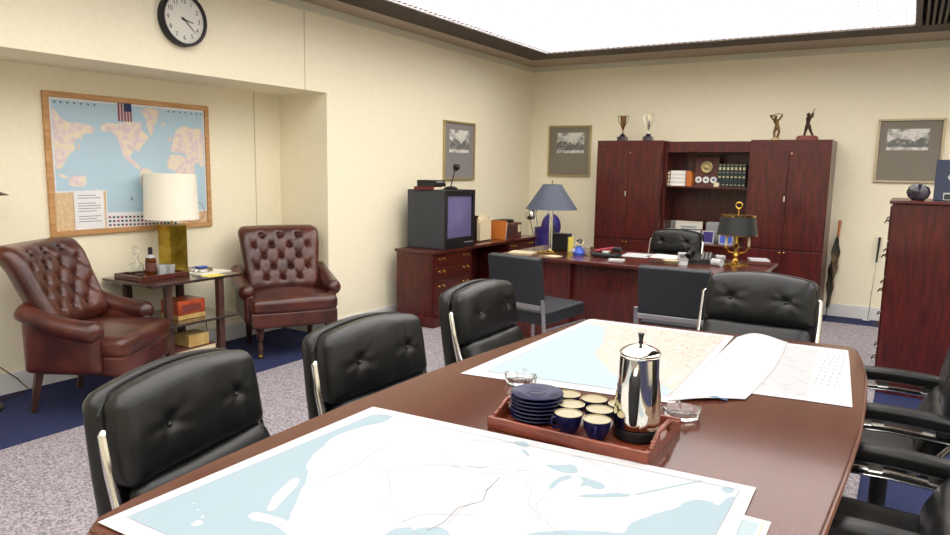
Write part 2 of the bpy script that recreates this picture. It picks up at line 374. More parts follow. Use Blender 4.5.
def swivel_chair(label, group, loc, rz, arms=False, cat='office chair', low=True, dz=0):
    t = thing('swivel_chair', label, cat, loc, rz, group)
    tilt = TR((.0, 0, .47+dz)) @ RY(R(-9))
    # back: shell, upper cushion with two buttons, lower cushion
    b = B(); b.rbox(.042, .306, .220, .04, pad(.306, .220, .042, .04, arch=.037, bulge=0), n=18, mtx=tilt @ TR((-.052, 0, .212))); obj('back_shell', b, 'blk', t)
    btn = ((-.145, .004), (.145, .004))
    b = B(); b.rbox(.050, .292, .130, .040, pad(.292, .13, .05, .04, arch=.035, bulge=.022, btn=btn), n=38, mtx=tilt @ TR((.018, 0, .295)))
    bc = obj('back_cushion', b, 'blk', t, ang=180)
    for y, z in btn:
        b = B(); t2 = bmesh.new(); bmesh.ops.create_uvsphere(t2, u_segments=12, v_segments=8, radius=.009)
        bmesh.ops.transform(t2, matrix=tilt @ TR((0.018+.050+.022-.017, y, .285+z+.016)), verts=t2.verts); b.add(t2)
        obj('button', b, 'blk', bc)
    b = B(); pts = []
    for k in range(41):
        f = -1+2*k/40; y = .292*f*(.96 if abs(f) < 1 else 1); pts.append(tilt @ Vector((-.018, y, .285+.142+.035*(1-f*f) - .05*max(0, (abs(f)-.86)/.14)**2)))
    b.tube(pts, .005, 6); obj('piping', b, 'black', t)
    b = B(); b.rbox(.045, .285, .095, .04, pad(.285, .095, .045, .04, bulge=.012), n=20, mtx=TR((.042, 0, .562+dz)) @ RY(R(-24))); obj('lumbar_cushion', b, 'blk', t, ang=180)
    # seat
    def sf(p, u):
        q = p.copy(); q.z += (.018*(1-(p.x/.26)**2)*(1-(p.y/.28)**2) if u.z > 0 else 0); q.z -= .02*max(0, p.x/.26)**3; q.z += .003*noise.noise(p*12); return q
    b = B(); b.rbox(.26, .285, .055, .045, sf, n=18, mtx=TR((.27, 0, .44+dz))); obj('seat', b, 'blk', t, ang=180)
    b = B(); b.box(.03, .50, -.27, .27, .375+dz, .392+dz, .006); obj('seat_shell', b, 'black', t)
    # polished side brackets joining back and seat
    for s in (-1, 1):
        b = B(); P = [tilt @ Vector((.0, .300*s, .34)), tilt @ Vector((.005, .312*s, .33)), tilt @ Vector((.01, .315*s, .22)), tilt @ Vector((.025, .315*s, .10)), Vector((.075, .308*s, .47+dz)), Vector((.13, .300*s, .42+dz))]
        b.tube(P, [.008, .011, .012, .015, .016, .014], 8, flat=.55); obj('side_bracket', b, 'chrome', t)
    if arms:
        for s in (-1, 1):
            b = B()
            def af(p, u): return Vector((p.x, p.y, p.z-.012*(p.x/.19)**2))
            b.rbox(.19, .034, .030, .02, af, n=12, mtx=TR((.185, .292*s, .655+dz))); a = obj('armrest', b, 'blk', t, ang=180)
            b = B(); P = [(.0, .292*s, .585+dz), (.20, .292*s, .592+dz), (.33, .292*s, .585+dz), (.355, .292*s, .54+dz), (.33, .29*s, .44+dz)]
            b.tube(P, [.034, .036, .034, .022, .016], 10, flat=.3)
            for x in (.08, .24): b.box(x-.02, x+.02, .28*s-.006 if s < 0 else .28*s-.0, .28*s+.0 if s < 0 else .28*s+.006, .585+dz, .64+dz)
            obj('arm_bracket', b, 'chrome', t)
    # pedestal
    b = B(); b.lathe([(.05, .375+dz), (.06, .35+dz), (.032, .34+dz), (.032, .16), (.045, .13), (.045, .06), (0, .06)], (.22, 0, 0), 18); obj('column', b, 'black', t)
    for k in range(4):
        a = pi/4+k*pi/2; d = Vector((cos(a), sin(a), 0))
        b = B(); c0 = Vector((.22, 0, .095)); b.tube([c0, c0+d*.15+Vector((0, 0, -.012)), c0+d*.32+Vector((0, 0, -.045))], [.026, .02, .014], 8, flat=.6); l = obj('leg', b, 'alum', t)
        b = B(); e = Vector((.22, 0, 0))+d*.32; b.ball((e.x, e.y, .024), .024, (1, 1, 1), 12); obj('caster', b, 'black', l)
    return t
GC = 'black leather chairs around the conference table'
# origin = point under the back crease, chair faces local +X
swivel_chair('black leather swivel chair nearest the camera, beside the United States map on the table', GC, (-1.80, 1.325, 0), R(12), dz=-.025)
swivel_chair('black leather swivel chair beside the table between the nearest and the third one', GC, (-1.775, 2.165, 0), R(-2), dz=-.035)
swivel_chair('black leather swivel chair in front of the drawer credenza, beside the far left map', GC, (-1.865, 3.20, 0), R(1), dz=-.03)
swivel_chair('black leather swivel chair at the far end of the conference table facing the camera', GC, (-.665, 4.11, 0), R(-90), dz=.02)
swivel_chair('black leather armchair far side right, beside the tall dark wood chest', GC, (.215, 3.20, 0), R(180), True, dz=.03).scale = (1, 1, .93)
swivel_chair('black leather armchair nearest right edge of the picture beside the table', GC, (.215, 2.15, 0), R(178), True, dz=.03).scale = (1, 1, .93)
swivel_chair('black tufted leather desk chair behind the executive desk', 'desk seating', (-1.955, 7.0, 0), R(-93), dz=.13).scale = (.86, .86, .88)

# ------------------------------------------------------------------ square side chairs at the desk
def side_chair(label, loc, rz):
    t = thing('side_chair', label, 'side chair', loc, rz, 'square side chairs facing the executive desk')   # faces +Y, origin under the back
    til = TR((0, 0, .43)) @ RX(R(9))
    b = B(); b.box(-.235, .235, -.035, .035, .115, .455, .012, mtx=til, seg=3); obj('backrest', b, 'blkgrey', t)
    b = B(); b.box(-.235, .235, .02, .56, .36, .455, .014, mtx=TR((0, 0, .02)) @ RX(R(2)), seg=3); obj('seat', b, 'blkgrey', t)
    for s in (-1, 1):
        b = B(); x = .25*s
        P = lambda z0, y0, z1, y1, w=.016: b.tube([(x, y0, z0), (x, y1, z1)], w, 4)
        P(.0, .03, .58, -.045, .018); obj('leg', b, 'alum', t)
        b = B(); b.tube([(x, .52, 0), (x, .52, .36)], .017, 4); obj('leg', b, 'alum', t)
        b = B(); b.box(x-.012, x+.012, 0, .53, .325, .36, .003); obj('side_rail', b, 'alum', t)
        b = B(); b.box(x-.010, x+.010, .03, .52, .10, .125, .003); obj('stretcher', b, 'alum', t)
    b = B(); b.box(-.24, .24, -.055, -.03, .505, .54, .003); obj('back_rail', b, 'alum', t)
    return t
side_chair('grey upholstered side chair with silver frame, beside the drawer credenza, seat visible', (-2.375, 4.50, 0), R(-9)).scale = (.96, 1, 1)
side_chair('grey flat-backed side chair seen from behind, half hidden by far end black chair', (-1.29, 4.70, 0), R(3)).scale = (1, 1, .985)

# ------------------------------------------------------------------ tufted leather armchairs
def armchair(label, loc, rz, rec=15):
    t = thing('tufted_armchair', label, 'armchair', loc, rz, 'tufted brown leather armchairs in the alcove')   # faces +X
    BT = []
    for r_i, z in enumerate((.10, .185, .27, .355, .44)):
        for k in range(4 if r_i % 2 else 3): BT.append((((k-1.5) if r_i % 2 else (k-1))*.135, z))
    H = .50
    def bf(p, u):
        q = p.copy(); z = p.z+.26; fy = p.y/.30
        q.y *= .88+.12*min(1, max(0, z/.45))+.02*sin(z*4)
        q.z += .015*(1-fy*fy)*max(0, u.z)
        q.x += .05*fy*fy                                   # wraps forward at the wings
        if u.x > 0:
            q.x += u.x*.03*(1-abs(fy)**3)*(1-abs(p.z/.26)**4)
            for by, bz in BT:
                dy, dz = p.y-by, z-bz; d = sqrt(dy*dy+dz*dz)
                q.x -= u.x*(.018*exp(-(d/.017)**2)+.017*exp(-d/.055))
            # diamond pleats
            a1 = (p.y/.135+(z-.10)/.17); a2 = (p.y/.135-(z-.10)/.17)
            for a in (a1, a2):
                fr = abs(a-round(a)); q.x -= u.x*.008*exp(-(fr/.12)**2)*(1 if .08 < z < .46 and abs(fy) < .8 else .15)
        else:
            q.x -= abs(u.x)*.02*(1-fy*fy)
        # top roll leans back
        q.x -= .04*max(0, (z-.36)/.14)**2
        return q
    b = B(); b.rbox(.065, .30, .27, .06, bf, n=46, mtx=TR((-.205, 0, .69)) @ RY(R(-rec)))
    back = obj('backrest', b, 'leather', t, ang=180)
    mt = TR((-.205, 0, .69)) @ RY(R(-rec))
    for by, bz in BT:
        z = bz-.26; fy = by/.3
        b = B(); t2 = bmesh.new(); bmesh.ops.create_uvsphere(t2, u_segments=10, v_segments=6, radius=.010)
        bmesh.ops.transform(t2, matrix=mt @ TR((.065+.05*fy*fy+.03*(1-abs(fy)**3)*(1-abs(z/.26)**4)-.036, by*.95, z)), verts=t2.verts); b.add(t2)
        obj('button', b, 'leathdk', back)
    # seat cushion and base
    def sf(p, u):
        q = p.copy(); fx = p.x/.27; fy = p.y/.30
        if u.z > 0: q.z += .03*(1-fx*fx)*(1-fy*fy)
        q.x += .02*(1-fy*fy)*max(0, u.x); q.z += .004*noise.noise(p*9)
        q.y *= 1+.06*max(0, u.x)
        return q
    b = B(); b.rbox(.27, .30, .060, .045, sf, n=22, mtx=TR((.035, 0, .395))); obj('seat', b, 'leather', t, ang=180)
    def rf(p, u):
        q = p.copy(); q.x += .018*(1-(p.y/.3)**2)*max(0, u.x); q.y *= 1+.06*max(0, u.x); return q
    b = B(); b.rbox(.265, .295, .060, .02, rf, n=12, mtx=TR((.03, 0, .295))); obj('seat_base', b, 'leather', t, ang=60)
    b = B(); 
    for k in range(60):
        f = -1+2*k/59; b.ball((.298+.018*(1-f*f), .308*f, .243), .006, seg=6)
    o = obj('nail_trim', b, 'leathdk', t); o['kind'] = 'stuff'
    # arms: sweep from the back down and forward, with a filled side panel
    for s in (-1, 1):
        b = B(); N = 26
        P = []; RR = []
        for k in range(N):
            f = k/(N-1); x = -.25+.42*f; z = .60-.115*f-.02*sin(pi*f); y = .315+.015*sin(pi*f)
            P.append((x, s*y, z)); RR.append(.054+.008*f if f < .93 else .062-.02*((f-.93)/.07)**2)
        P.append((.19, s*.315, .478)); RR.append(.02)
        b.tube(P, RR, 16)
        def pf(p, u):
            q = p.copy(); f = (p.x+.25)/.43; f = min(1, max(0, f))
            if u.z > 0: q.z = p.z-(.115*f+.0)*(p.z/.17 if p.z > 0 else 0)
            q.y = p.y+s*.012*sin(pi*f)*u.z; return q
        b.rbox(.215, .036, .165, .03, pf, n=12, mtx=TR((-.035, s*.305, .415)))
        a = obj('arm', b, 'leather', t, ang=180)
    # legs: turned front legs, raked square rear legs
    for s in (-1, 1):
        b = B(); b.lathe([(.012, 0), (.018, .01), (.018, .03), (.010, .036), (.014, .045), (.020, .09), (.013, .10), (.022, .11), (.013, .12), (.024, .15), (.028, .19), (.016, .20), (.028, .21), (.03, .24), (0, .24)], (.24, s*.25, .0), 18)
        l = obj('leg', b, 'dkwood', t)
        b = B(); b.lathe([(.010, 0), (.019, .004), (.019, .026), (.012, .032)], (.24, s*.25, 0), 14); obj('caster', b, 'brass', l)
        b = B(); b.tube([(-.27, s*.24, 0), (-.22, s*.24, .25)], [.018, .03], 4); obj('leg', b, 'dkwood', t)
    return t
armchair('tufted brown leather armchair at left of the end table, below the world map', (-4.235, 2.42, 0), R(31), 24).scale = (1.05, 1.0, 1.06)
bk = [o for o in C.objects if o.name.startswith('backrest') and o.parent and o.parent.name == 'tufted_armchair'][0]; bk.scale = (1, 1.13, 1.0); bk.location = (-.045, -.01, .015)
armchair('tufted brown leather armchair at right of the end table, facing the camera in alcove corner', (-4.28, 4.03, 0), R(-30)).scale = (1.05, 1.08, 1.04)

# ------------------------------------------------------------------ end table with shelf
t = thing('end_table', 'two tier dark wood end table between the tufted armchairs', 'end table', (-4.545, 3.18, 0))
b = B(); b.box(-.285, .285, -.37, .38, .66, .68, .003); obj('tabletop', b, 'darktop', t)
b = B(); b.box(-.285, .285, -.345, .335, .360, .380, .003); obj('shelf', b, 'darktop', t)
for sx in (-1, 1):
    for sy in (-1, 1):
        b = B(); b.box(.235*sx-.022, .235*sx+.022, .215*sy-.024, .215*sy+.024, 0, .66, .003); obj('leg', b, 'dkwood', t)
# drinks tray
t = thing('drinks_tray', 'dark red wood tray holding bottles and glasses on the end table', 'tray', (-4.60, 3.05, .68))
b = B(); b.box(-.15, .15, -.19, .19, 0, .012, .002); obj('base', b, 'mahogh', t)
b = B(); 
for a in ((-.155, .155, -.195, -.18), (-.155, .155, .18, .195), (-.155, -.14, -.18, .18), (.14, .155, -.18, .18)): b.box(*a, .0, .035, .003)
obj('rim', b, 'mahogh', t)
t = thing('decanter', 'round clear glass decanter with stopper at back of the drinks tray', 'decanter', (-4.68, 2.98, .692))
b = B(); b.lathe([(.0, 0), (.045, 0), (.05, .01), (.05, .06), (.045, .08), (.018, .105), (.016, .15), (.022, .155), (.014, .155), (.014, .105), (.04, .075), (.045, .06), (.045, .012), (0, .012)]); obj('body', b, 'glass', t)
b = B(); b.lathe([(.011, .14), (.012, .157), (.020, .17), (.024, .19), (.018, .208), (0, .212)]); obj('stopper', b, 'glass', t)
t = thing('whiskey_bottle', 'dark amber bottle with black neck and pale label on the drinks tray', 'bottle', (-4.57, 3.02, .692))
b = B(); b.lathe([(0, 0), (.034, 0), (.036, .006), (.036, .115), (.030, .135), (.014, .155), (.013, .19), (0, .19)]); obj('body', b, 'amber', t)
b = B(); b.lathe([(0.0142, .150), (.015, .151), (.015, .205), (.012, .208), (0, .208)]); obj('cap', b, 'black', t)
b = B(); b.lathe([(.0305, .135), (.022, .148), (.0155, .156), (.0155, .157), (.023, .149), (.0315, .136)]); obj('neck_label', b, 'white', t)
b = B(); b.lathe([(.0365, .04), (.0365, .10), (.0372, .10), (.0372, .04)]); obj('label', b, 'brownbk', t)
for k, (dx, dy, l) in enumerate(((.07, -.005, 'short clear tumbler on the drinks tray nearest the dark bottle'), (.045, .075, 'short clear tumbler on the drinks tray nearest the brass lamp'), (-.01, .035, 'short clear tumbler at the back of the other two on drinks tray'))):
    b = B(); b.lathe([(0, 0), (.028, 0), (.032, .075), (.030, .075), (.0265, .012), (0, .012)], (-4.57+dx, 3.07+dy, .692)); tag(obj('tumbler', b, 'cutglass'), l, 'glass', 'tumblers on the drinks tray')
b = B(); b.box(-.018, .018, -.03, .03, 0, .012, .002, mtx=TR((-4.49, 3.16, .692)) @ RZ(.3)); tag(obj('matchbox', b, 'orange'), 'small orange matchbox at front edge of the drinks tray', 'matchbox')
# table lamp with square brass column
t = thing('brass_column_lamp', 'table lamp with square brass column and cream drum shade', 'table lamp', (-4.665, 3.27, .68))
b = B(); b.box(-.082, .082, -.082, .082, .0, .015, .002); b.box(-.072, .072, -.072, .072, .015, .36, .003); obj('column', b, 'brassold', t)
b = B(); b.lathe([(.008, .36), (.008, .50)], seg=10); obj('stem', b, 'brass', t)
b = B(); b.lathe([(.192, .405), (.180, .74), (.176, .74), (.188, .405)], seg=48); obj('shade', b, 'shade', t)
b = B(); b.tube([(-.19, 0, .47), (.19, 0, .47)], .003, 6); b.tube([(0, -.19, .47), (0, .19, .47)], .003, 6); obj('spider', b, 'brass', t)
b = B(); b.tube([(-4.845, 3.31, .70), (-4.845, 3.31, .35), (-4.835, 3.32, .06), (-4.80, 3.42, .012), (-4.74, 3.62, .012), (-4.80, 3.66, .05), (-4.83, 3.66, .22)], .004, 6)
tag(obj('lamp_cord', b, 'dkwood'), 'thin brown cord hanging behind the end table', 'cord')
# things on and in the end table
b = B(); b.box(-.10, .12, -.14, .14, 0, .006, mtx=TR((-4.50, 3.43, .68)) @ RZ(.1)); tag(obj('cream_folder', b, 'paper'), 'cream folder of papers lying right of the brass column lamp', 'papers')
b = B(); b.box(-.07, .03, -.05, .10, 0, .002, mtx=TR((-4.30, 3.33, .68)) @ RZ(.1)); tag(obj('yellow_notepad', b, 'yellow'), 'small yellow paper at the front edge of the end table', 'paper')
t = thing('glass_ashtray', 'square clear and blue glass ashtray on the cream folder', 'ashtray', (-4.52, 3.41, .686))
b = B(); b.box(-.05, .05, -.06, .06, 0, .03, .006); obj('body', b, 'glass', t)
b = B(); b.box(-.03, .03, -.05, .03, .031, .042, .004); obj('blue_pouch', b, 'teal', t)
t = thing('orange_lacquer_box', 'orange patterned lacquer box on the end table shelf', 'box', (-4.46, 3.19, .3805)); t.scale = (1, .92, .95)
b = B(); b.box(-.10, .10, -.125, .125, .0, .035, .004); obj('base', b, 'cigar', t)
b = B(); b.box(-.10, .10, -.125, .125, .036, .145, .008); lid = obj('lid', b, 'tortoise', t)
b = B(); b.box(.1005, .102, -.085, .085, .055, .115, .0); obj('panel', b, 'redbase', lid)
t = thing('cigar_box', 'pale wood box on top of books beneath the end table shelf', 'box', (-4.40, 3.21, .181)); t.scale = (.9, .72, .95)
b = B(); b.box(-.09, .09, -.12, .12, 0, .075, .003); obj('body', b, 'cigar', t)
b = B(); b.box(-.092, .092, -.122, .122, .0755, .09, .003); obj('lid', b, 'cigar', t)
for k, (l, z) in enumerate((('lowest', 0), ('second lowest', .045), ('second highest', .09), ('topmost', .135))):
    t = thing('leather_album', 'brown bound album under the end table, %s of the pile' % l, 'book', (-4.44+.006*(k % 2), 3.18+.008*((k*7) % 3), z), .03*(k-1), 'albums under the end table')
    b = B(); b.box(-.13, .13, -.17, .17, 0, .005); b.box(-.13, .13, -.17, .17, .038, .043); b.box(-.13, -.124, -.17, .17, .005, .038); obj('cover', b, 'brownbk', t)
    b = B(); b.box(-.124, .126, -.165, .165, .005, .038); obj('pages', b, 'cream', t)

# ------------------------------------------------------------------ floor lamp at the far left
t = thing('pharmacy_floor_lamp', 'dark bronze floor lamp at left edge, its metal shade just in view', 'floor lamp', (-4.66, 1.89, 0))
b = B(); b.lathe([(0, 0), (.145, 0), (.145, .012), (.02, .03), (0, .03)], seg=30); obj('base', b, 'bronzedk', t)
b = B(); b.tube([(0, 0, .02), (0, 0, 1.25), (0, .03, 1.33), (0, .12, 1.345)], .009, 8); obj('pole', b, 'bronzedk', t)
b = B(); b.lathe([(.0, .05), (.02, .048), (.05, .02), (.10, 0), (.097, -.002), (.045, .015), (0, .04)], (0, .165, 1.29), 26); obj('shade', b, 'bronzedk', t)
b = B(); b.tube([(-4.845, 1.9, .55), (-4.83, 2.02, .40), (-4.80, 2.08, .22), (-4.81, 2.2, .1), (-4.78, 2.25, .02), (-4.76, 2.15, .008), (-4.70, 1.95, .008)], .004, 6)
tag(obj('floor_lamp_cord', b, 'dkwood'), 'thin cord curling down the alcove wall behind left armchair', 'cord')

# ------------------------------------------------------------------ world map board
def wallmap():
    t = thing('world_map_board', 'framed world map in oak frame hanging in the alcove', 'map', (XA, 3.13, .99))
    X = lambda y, z, d: (d, y-3.13, z-.99)
    b = B()
    y0, y1, z0, z1, f = 2.49, 3.762, .992, 1.951, .036
    for a in ((y0, y1, z0, z0+f), (y0, y1, z1-f, z1), (y0, y0+f, z0+f, z1-f), (y1-f, y1, z0+f, z1-f)):
        b.box(0, .024, a[0]-3.13, a[1]-3.13, a[2]-.99, a[3]-.99, .003)
    obj('frame', b, 'oak', t)
    b = B(); b.box(0, .008, y0+f-3.13, y1-f-3.13, z0+f-.99, z1-f-.99); obj('cork_backing', b, 'cork', t)
    b = B()
    def P(pts, d, m, c=False):
        b.mi = m
        if c: pts = coast(pts, 2, .005)
        b.poly([X(y, z, d) for y, z in pts])
    P([(2.533, 1.914), (3.725, 1.914), (3.725, 1.118), (3.62, 1.112), (3.47, 1.10), (2.88, 1.13), (2.886, 1.294), (2.537, 1.285)], .010, 0)
    P([(2.545, 1.900), (3.715, 1.900), (3.715, 1.128), (2.888, 1.14), (2.892, 1.30), (2.547, 1.296)], .0104, 1)
    P([(2.88, 1.132), (3.47, 1.102), (3.468, 1.03), (2.88, 1.03)], .0103, 0)
    L = [[(2.547, 1.848), (2.57, 1.83), (2.592, 1.794), (2.62, 1.775), (2.647, 1.749), (2.70, 1.76), (2.769, 1.752), (2.81, 1.74), (2.842, 1.718), (2.80, 1.685), (2.76, 1.69), (2.733, 1.663), (2.745, 1.625), (2.715, 1.66), (2.685, 1.622), (2.691, 1.571), (2.66, 1.56), (2.634, 1.524), (2.62, 1.49), (2.601, 1.479), (2.59, 1.45), (2.568, 1.438), (2.547, 1.463)],
         [(2.624, 1.368), (2.65, 1.395), (2.671, 1.404), (2.69, 1.392), (2.717, 1.405), (2.728, 1.39), (2.739, 1.411), (2.758, 1.358), (2.731, 1.325), (2.70, 1.33), (2.681, 1.319), (2.65, 1.335), (2.628, 1.338)],
         [(2.869, 1.737), (2.903, 1.765), (2.94, 1.772), (3.001, 1.762), (3.05, 1.785), (3.099, 1.80), (3.14, 1.78), (3.16, 1.80), (3.19, 1.76), (3.176, 1.73), (3.229, 1.709), (3.235, 1.67), (3.211, 1.652), (3.166, 1.608), (3.158, 1.56), (3.148, 1.585), (3.10, 1.573), (3.078, 1.545), (3.094, 1.515), (3.12, 1.51), (3.131, 1.487), (3.179, 1.445), (3.165, 1.435), (3.116, 1.465), (3.08, 1.49), (3.049, 1.518), (3.02, 1.57), (3.012, 1.601), (2.996, 1.653), (2.965, 1.70), (2.925, 1.715), (2.885, 1.700)],
         [(3.181, 1.885), (3.247, 1.898), (3.327, 1.895), (3.323, 1.833), (3.293, 1.775), (3.26, 1.687), (3.232, 1.728), (3.212, 1.824)],
         [(3.157, 1.444), (3.19, 1.46), (3.223, 1.452), (3.277, 1.412), (3.30, 1.39), (3.28, 1.32), (3.23, 1.22), (3.205, 1.145), (3.188, 1.139), (3.18, 1.273), (3.145, 1.37)],
         [(3.435, 1.661), (3.45, 1.713), (3.47, 1.75), (3.496, 1.767), (3.552, 1.785), (3.60, 1.76), (3.65, 1.775), (3.713, 1.761), (3.713, 1.50), (3.69, 1.45), (3.665, 1.505), (3.625, 1.50), (3.615, 1.45), (3.58, 1.52), (3.53, 1.57), (3.487, 1.578), (3.44, 1.57), (3.418, 1.585), (3.407, 1.602), (3.43, 1.63)],
         [(3.375, 1.50), (3.40, 1.556), (3.474, 1.561), (3.54, 1.548), (3.573, 1.539), (3.60, 1.47), (3.635, 1.46), (3.61, 1.40), (3.57, 1.32), (3.54, 1.23), (3.50, 1.235), (3.48, 1.33), (3.465, 1.43), (3.40, 1.44)],
         [(2.556, 1.425), (2.60, 1.405), (2.640, 1.39), (2.615, 1.374), (2.565, 1.398)], [(3.40, 1.69), (3.415, 1.70), (3.42, 1.66), (3.40, 1.655)], [(3.34, 1.79), (3.37, 1.80), (3.38, 1.775), (3.35, 1.77)],
         [(2.80, 1.33), (2.83, 1.31), (2.815, 1.295)], [(2.708, 1.63), (2.722, 1.60), (2.705, 1.56), (2.70, 1.59)]]
    for pl in L: P(pl, .0108, 2, True)
    # printed row along the top edge
    for y in (2.56, 2.60, 2.645, 2.69, 2.735, 2.785, 2.83, 3.40, 3.45, 3.50, 3.55, 3.60, 3.65, 3.69): P([(y, 1.889), (y+.016, 1.889), (y+.008, 1.873)], .011, 3)
    for k in range(18):          # grid of tiny flags under the map
        for r in range(3):
            y = 2.895+k*.031; z = 1.112-r*.028-.0008*k; P([(y, z), (y+.018, z), (y+.018, z-.014), (y, z-.014)], .011, 3 if (k+r) % 3 else 4)
    # compass mark
    P([(3.066, 1.215), (3.079, 1.25), (3.083, 1.23)], .011, 3); P([(3.083, 1.23), (3.079, 1.245), (3.094, 1.212)], .011, 3)
    # inset circle bottom right
    n = 30; cy, cz = 3.60, 1.115
    for k in range(n):
        a, c = 2*pi*k/n, 2*pi*(k+1)/n
        P([(cy+.10*cos(a), cz+.085*sin(a)), (cy+.10*cos(c), cz+.085*sin(c)), (cy+.096*cos(c), cz+.081*sin(c)), (cy+.096*cos(a), cz+.081*sin(a))], .0112, 4)
    obj('world_map', b, ['wallwhite', 'sea', 'landpink', 'ink', 'red'], t, smooth=False)
    b = B(); b.mi = 0; b.box(.012, .0128, 2.656-3.13, 2.865-3.13, 1.03-.99, 1.297-.99)
    b.mi = 1
    for k in range(11):
        if k in (2, 7): continue
        z = 1.262-.018*k-.99; b.box(.0128, .0131, 2.682-3.13, (2.84 if k % 3 else 2.81)-3.13, z, z+.0045)
    obj('pinned_letter', b, ['wallwhite', 'inkfaint'], t)
    # small flag hanging at the top
    b = B(); y0, y1, z0, z1 = 3.005-3.13, 3.108-3.13, 1.786-.99, 1.917-.99
    for k in range(9):
        b.mi = k % 2; yy = y0+(y1-y0)*k/9; b.box(.0125, .0135, yy, yy+(y1-y0)/9, z0, z1)
    b.mi = 2; b.box(.0135, .014, y0+.045, y1, z1-.06, z1)
    fl = obj('flag', b, ['red', 'white', 'navy'], t)
    b = B(); b.box(.014, .02, 2.90-3.13, 3.12-3.13, 1.914-.99, 1.922-.99); obj('hanging_strip', b, 'dkwood', t)
wallmap()

# ------------------------------------------------------------------ clock
t = thing('wall_clock', 'round black rimmed wall clock high on the left wall', 'clock', (XW, 3.135, 2.452))
m0 = RY(pi/2)
b = B(); b.lathe([(.165, 0), (.175, .004), (.175, .05), (.168, .058), (.156, .056), (.154, .048), (.154, .02), (.0, .02)], seg=56, mtx=m0); obj('case', b, 'black', t)
b = B(); b.lathe([(.155, .03), (.155, .036), (0, .036)], seg=56, mtx=m0); face = obj('dial', b, 'paper', t)
fm = Matrix(((0, 0, 1, 0), (1, 0, 0, 0), (0, 1, 0, 0), (0, 0, 0, 1)))
for h in range(1, 13):
    a = 2*pi*h/12; b = B(); b.text(str(h), .042, TR((.0368, .118*sin(a), .118*cos(a))) @ fm, .0005); obj('numeral', b, 'ink', face)
b = B()
for k in range(60):
    a = 2*pi*k/60; L_ = .010 if k % 5 == 0 else .005
    b.box(-.0007, .0007, .146-L_, .146, .0364, .0372, mtx=RY(0) @ fm @ Matrix.Rotation(-a, 4, 'Z'))
obj('minute_marks', b, 'ink', face)
for nm, ang, L_, w_ in (('hour_hand', 101, .075, .0045), ('minute_hand', 132, .115, .003)):
    b = B(); b.prism([(-w_, -.02), (w_, -.02), (w_*.5, L_), (-w_*.5, L_)], .039 if nm[0] == 'h' else .0415, .0405 if nm[0] == 'h' else .043, mtx=fm @ Matrix.Rotation(-R(ang), 4, 'Z')); obj(nm, b, 'black', t)
b = B(); b.lathe([(.007, .036), (.007, .045), (0, .045)], mtx=m0, seg=14); obj('hub', b, 'black', t)

# ------------------------------------------------------------------ framed prints
def picture(label, loc, rz, w_, h_, pr, fr='gold', mt='mattan', style=0):
    """loc = bottom centre on the wall, faces local -Y"""
    t = thing('framed_print', label, 'picture', loc, rz, 'framed prints'); f = .022
    b = B()
    for a in ((-w_/2, w_/2, 0, f), (-w_/2, w_/2, h_-f, h_), (-w_/2, -w_/2+f, f, h_-f), (w_/2-f, w_/2, f, h_-f)): b.box(a[0], a[1], -.025, 0, a[2], a[3], .004)
    obj('frame', b, fr, t)
    b = B(); b.box(-w_/2+f, w_/2-f, -.010, 0, f, h_-f); obj('mount', b, mt, t)
    x0, x1, z0, z1 = pr
    b = B(); b.mi = 0; b.box(x0, x1, -.0112, -.010, z0, z1); b.mi = 1
    n = 30; base = z0+(z1-z0)*.30
    if style == 0:
        pts = []
        for k in range(n+1):
            f_k = k/n; hh = (z1-z0)*(.10+.32*abs(noise.noise(Vector((f_k*4.2, loc[0], loc[1]))))+.15*exp(-((f_k-.25)/.12)**2)+.1*exp(-((f_k-.8)/.08)**2))
            pts.append((x0+(x1-x0)*f_k, base+hh*.9))
        for k in range(n):
            b.poly([(pts[k][0], -.0115, base-(z1-z0)*.16), (pts[k+1][0], -.0115, base-(z1-z0)*.16), (pts[k+1][0], -.0115, pts[k+1][1]), (pts[k][0], -.0115, pts[k][1])])
    obj('print', b, ['photo', 'photodk'], t)
    b = B(); b.mi = 0; b.box(-w_/2+f, w_/2-f, -.013, -.0125, f, h_-f)
    b.bm.free()
    return t
picture('tall narrow framed print on grey mount above the television', (XW, 6.60, 1.365), R(90), .625, .637, (-.20, .19, .30, .545), 'gold', 'matgrey')
picture('framed landscape print on back wall left of the wooden cabinets', (-3.73, YB, 1.415), 0, .585, .64, (-.17, .20, .295, .55), 'gold', 'mattan')
picture('framed landscape print on back wall above the tall chest', (-.045, YB, 1.43), 0, .575, .635, (-.20, .16, .325, .535), 'goldpale', 'mattan')

# ------------------------------------------------------------------ drawer credenza along the left wall
def pull(par, x, y, z, mtx, m_='brass'):
    b = B(); P = [Vector((-.036, 0, 0)), Vector((-.036, .02, -.002)), Vector((-.02, .028, -.016)), Vector((.02, .028, -.016)), Vector((.036, .02, -.002)), Vector((.036, 0, 0))]
    mm = TR((x, y, z)) @ mtx; b.tube([mm @ p for p in P], .0042, 6)
    for s in (-1, 1): b.lathe([(0, 0), (.011, 0), (.009, .006), (0, .008)], mtx=mm @ TR((.036*s, 0, .0)) @ RX(-pi/2), seg=10)
    return obj('handle', b, m_, par)
t = thing('drawer_credenza', 'mahogany credenza of drawers along the left wall carrying the television', 'credenza', (-3.926, 6.354, 0)); t.scale = (1.04, 1.04, .96)
y0, y1 = 5.10-6.11, 7.12-6.11; xf = .205
b = B(); b.box(-.22, .235, y0-.012, y1+.012, .725, .755, .006); obj('top', b, 'mahogh', t)
b = B()
b.box(-.20, xf, y0, y0+.022, .10, .725); b.box(-.20, xf, y1-.022, y1, .10, .725); b.box(-.20, -.18, y0+.022, y1-.022, .10, .725)
b.box(-.18, xf-.01, y0+.022, 5.76-6.11, .10, .725); b.box(-.18, xf-.01, 6.48-6.11, y1-.022, .10, .725)
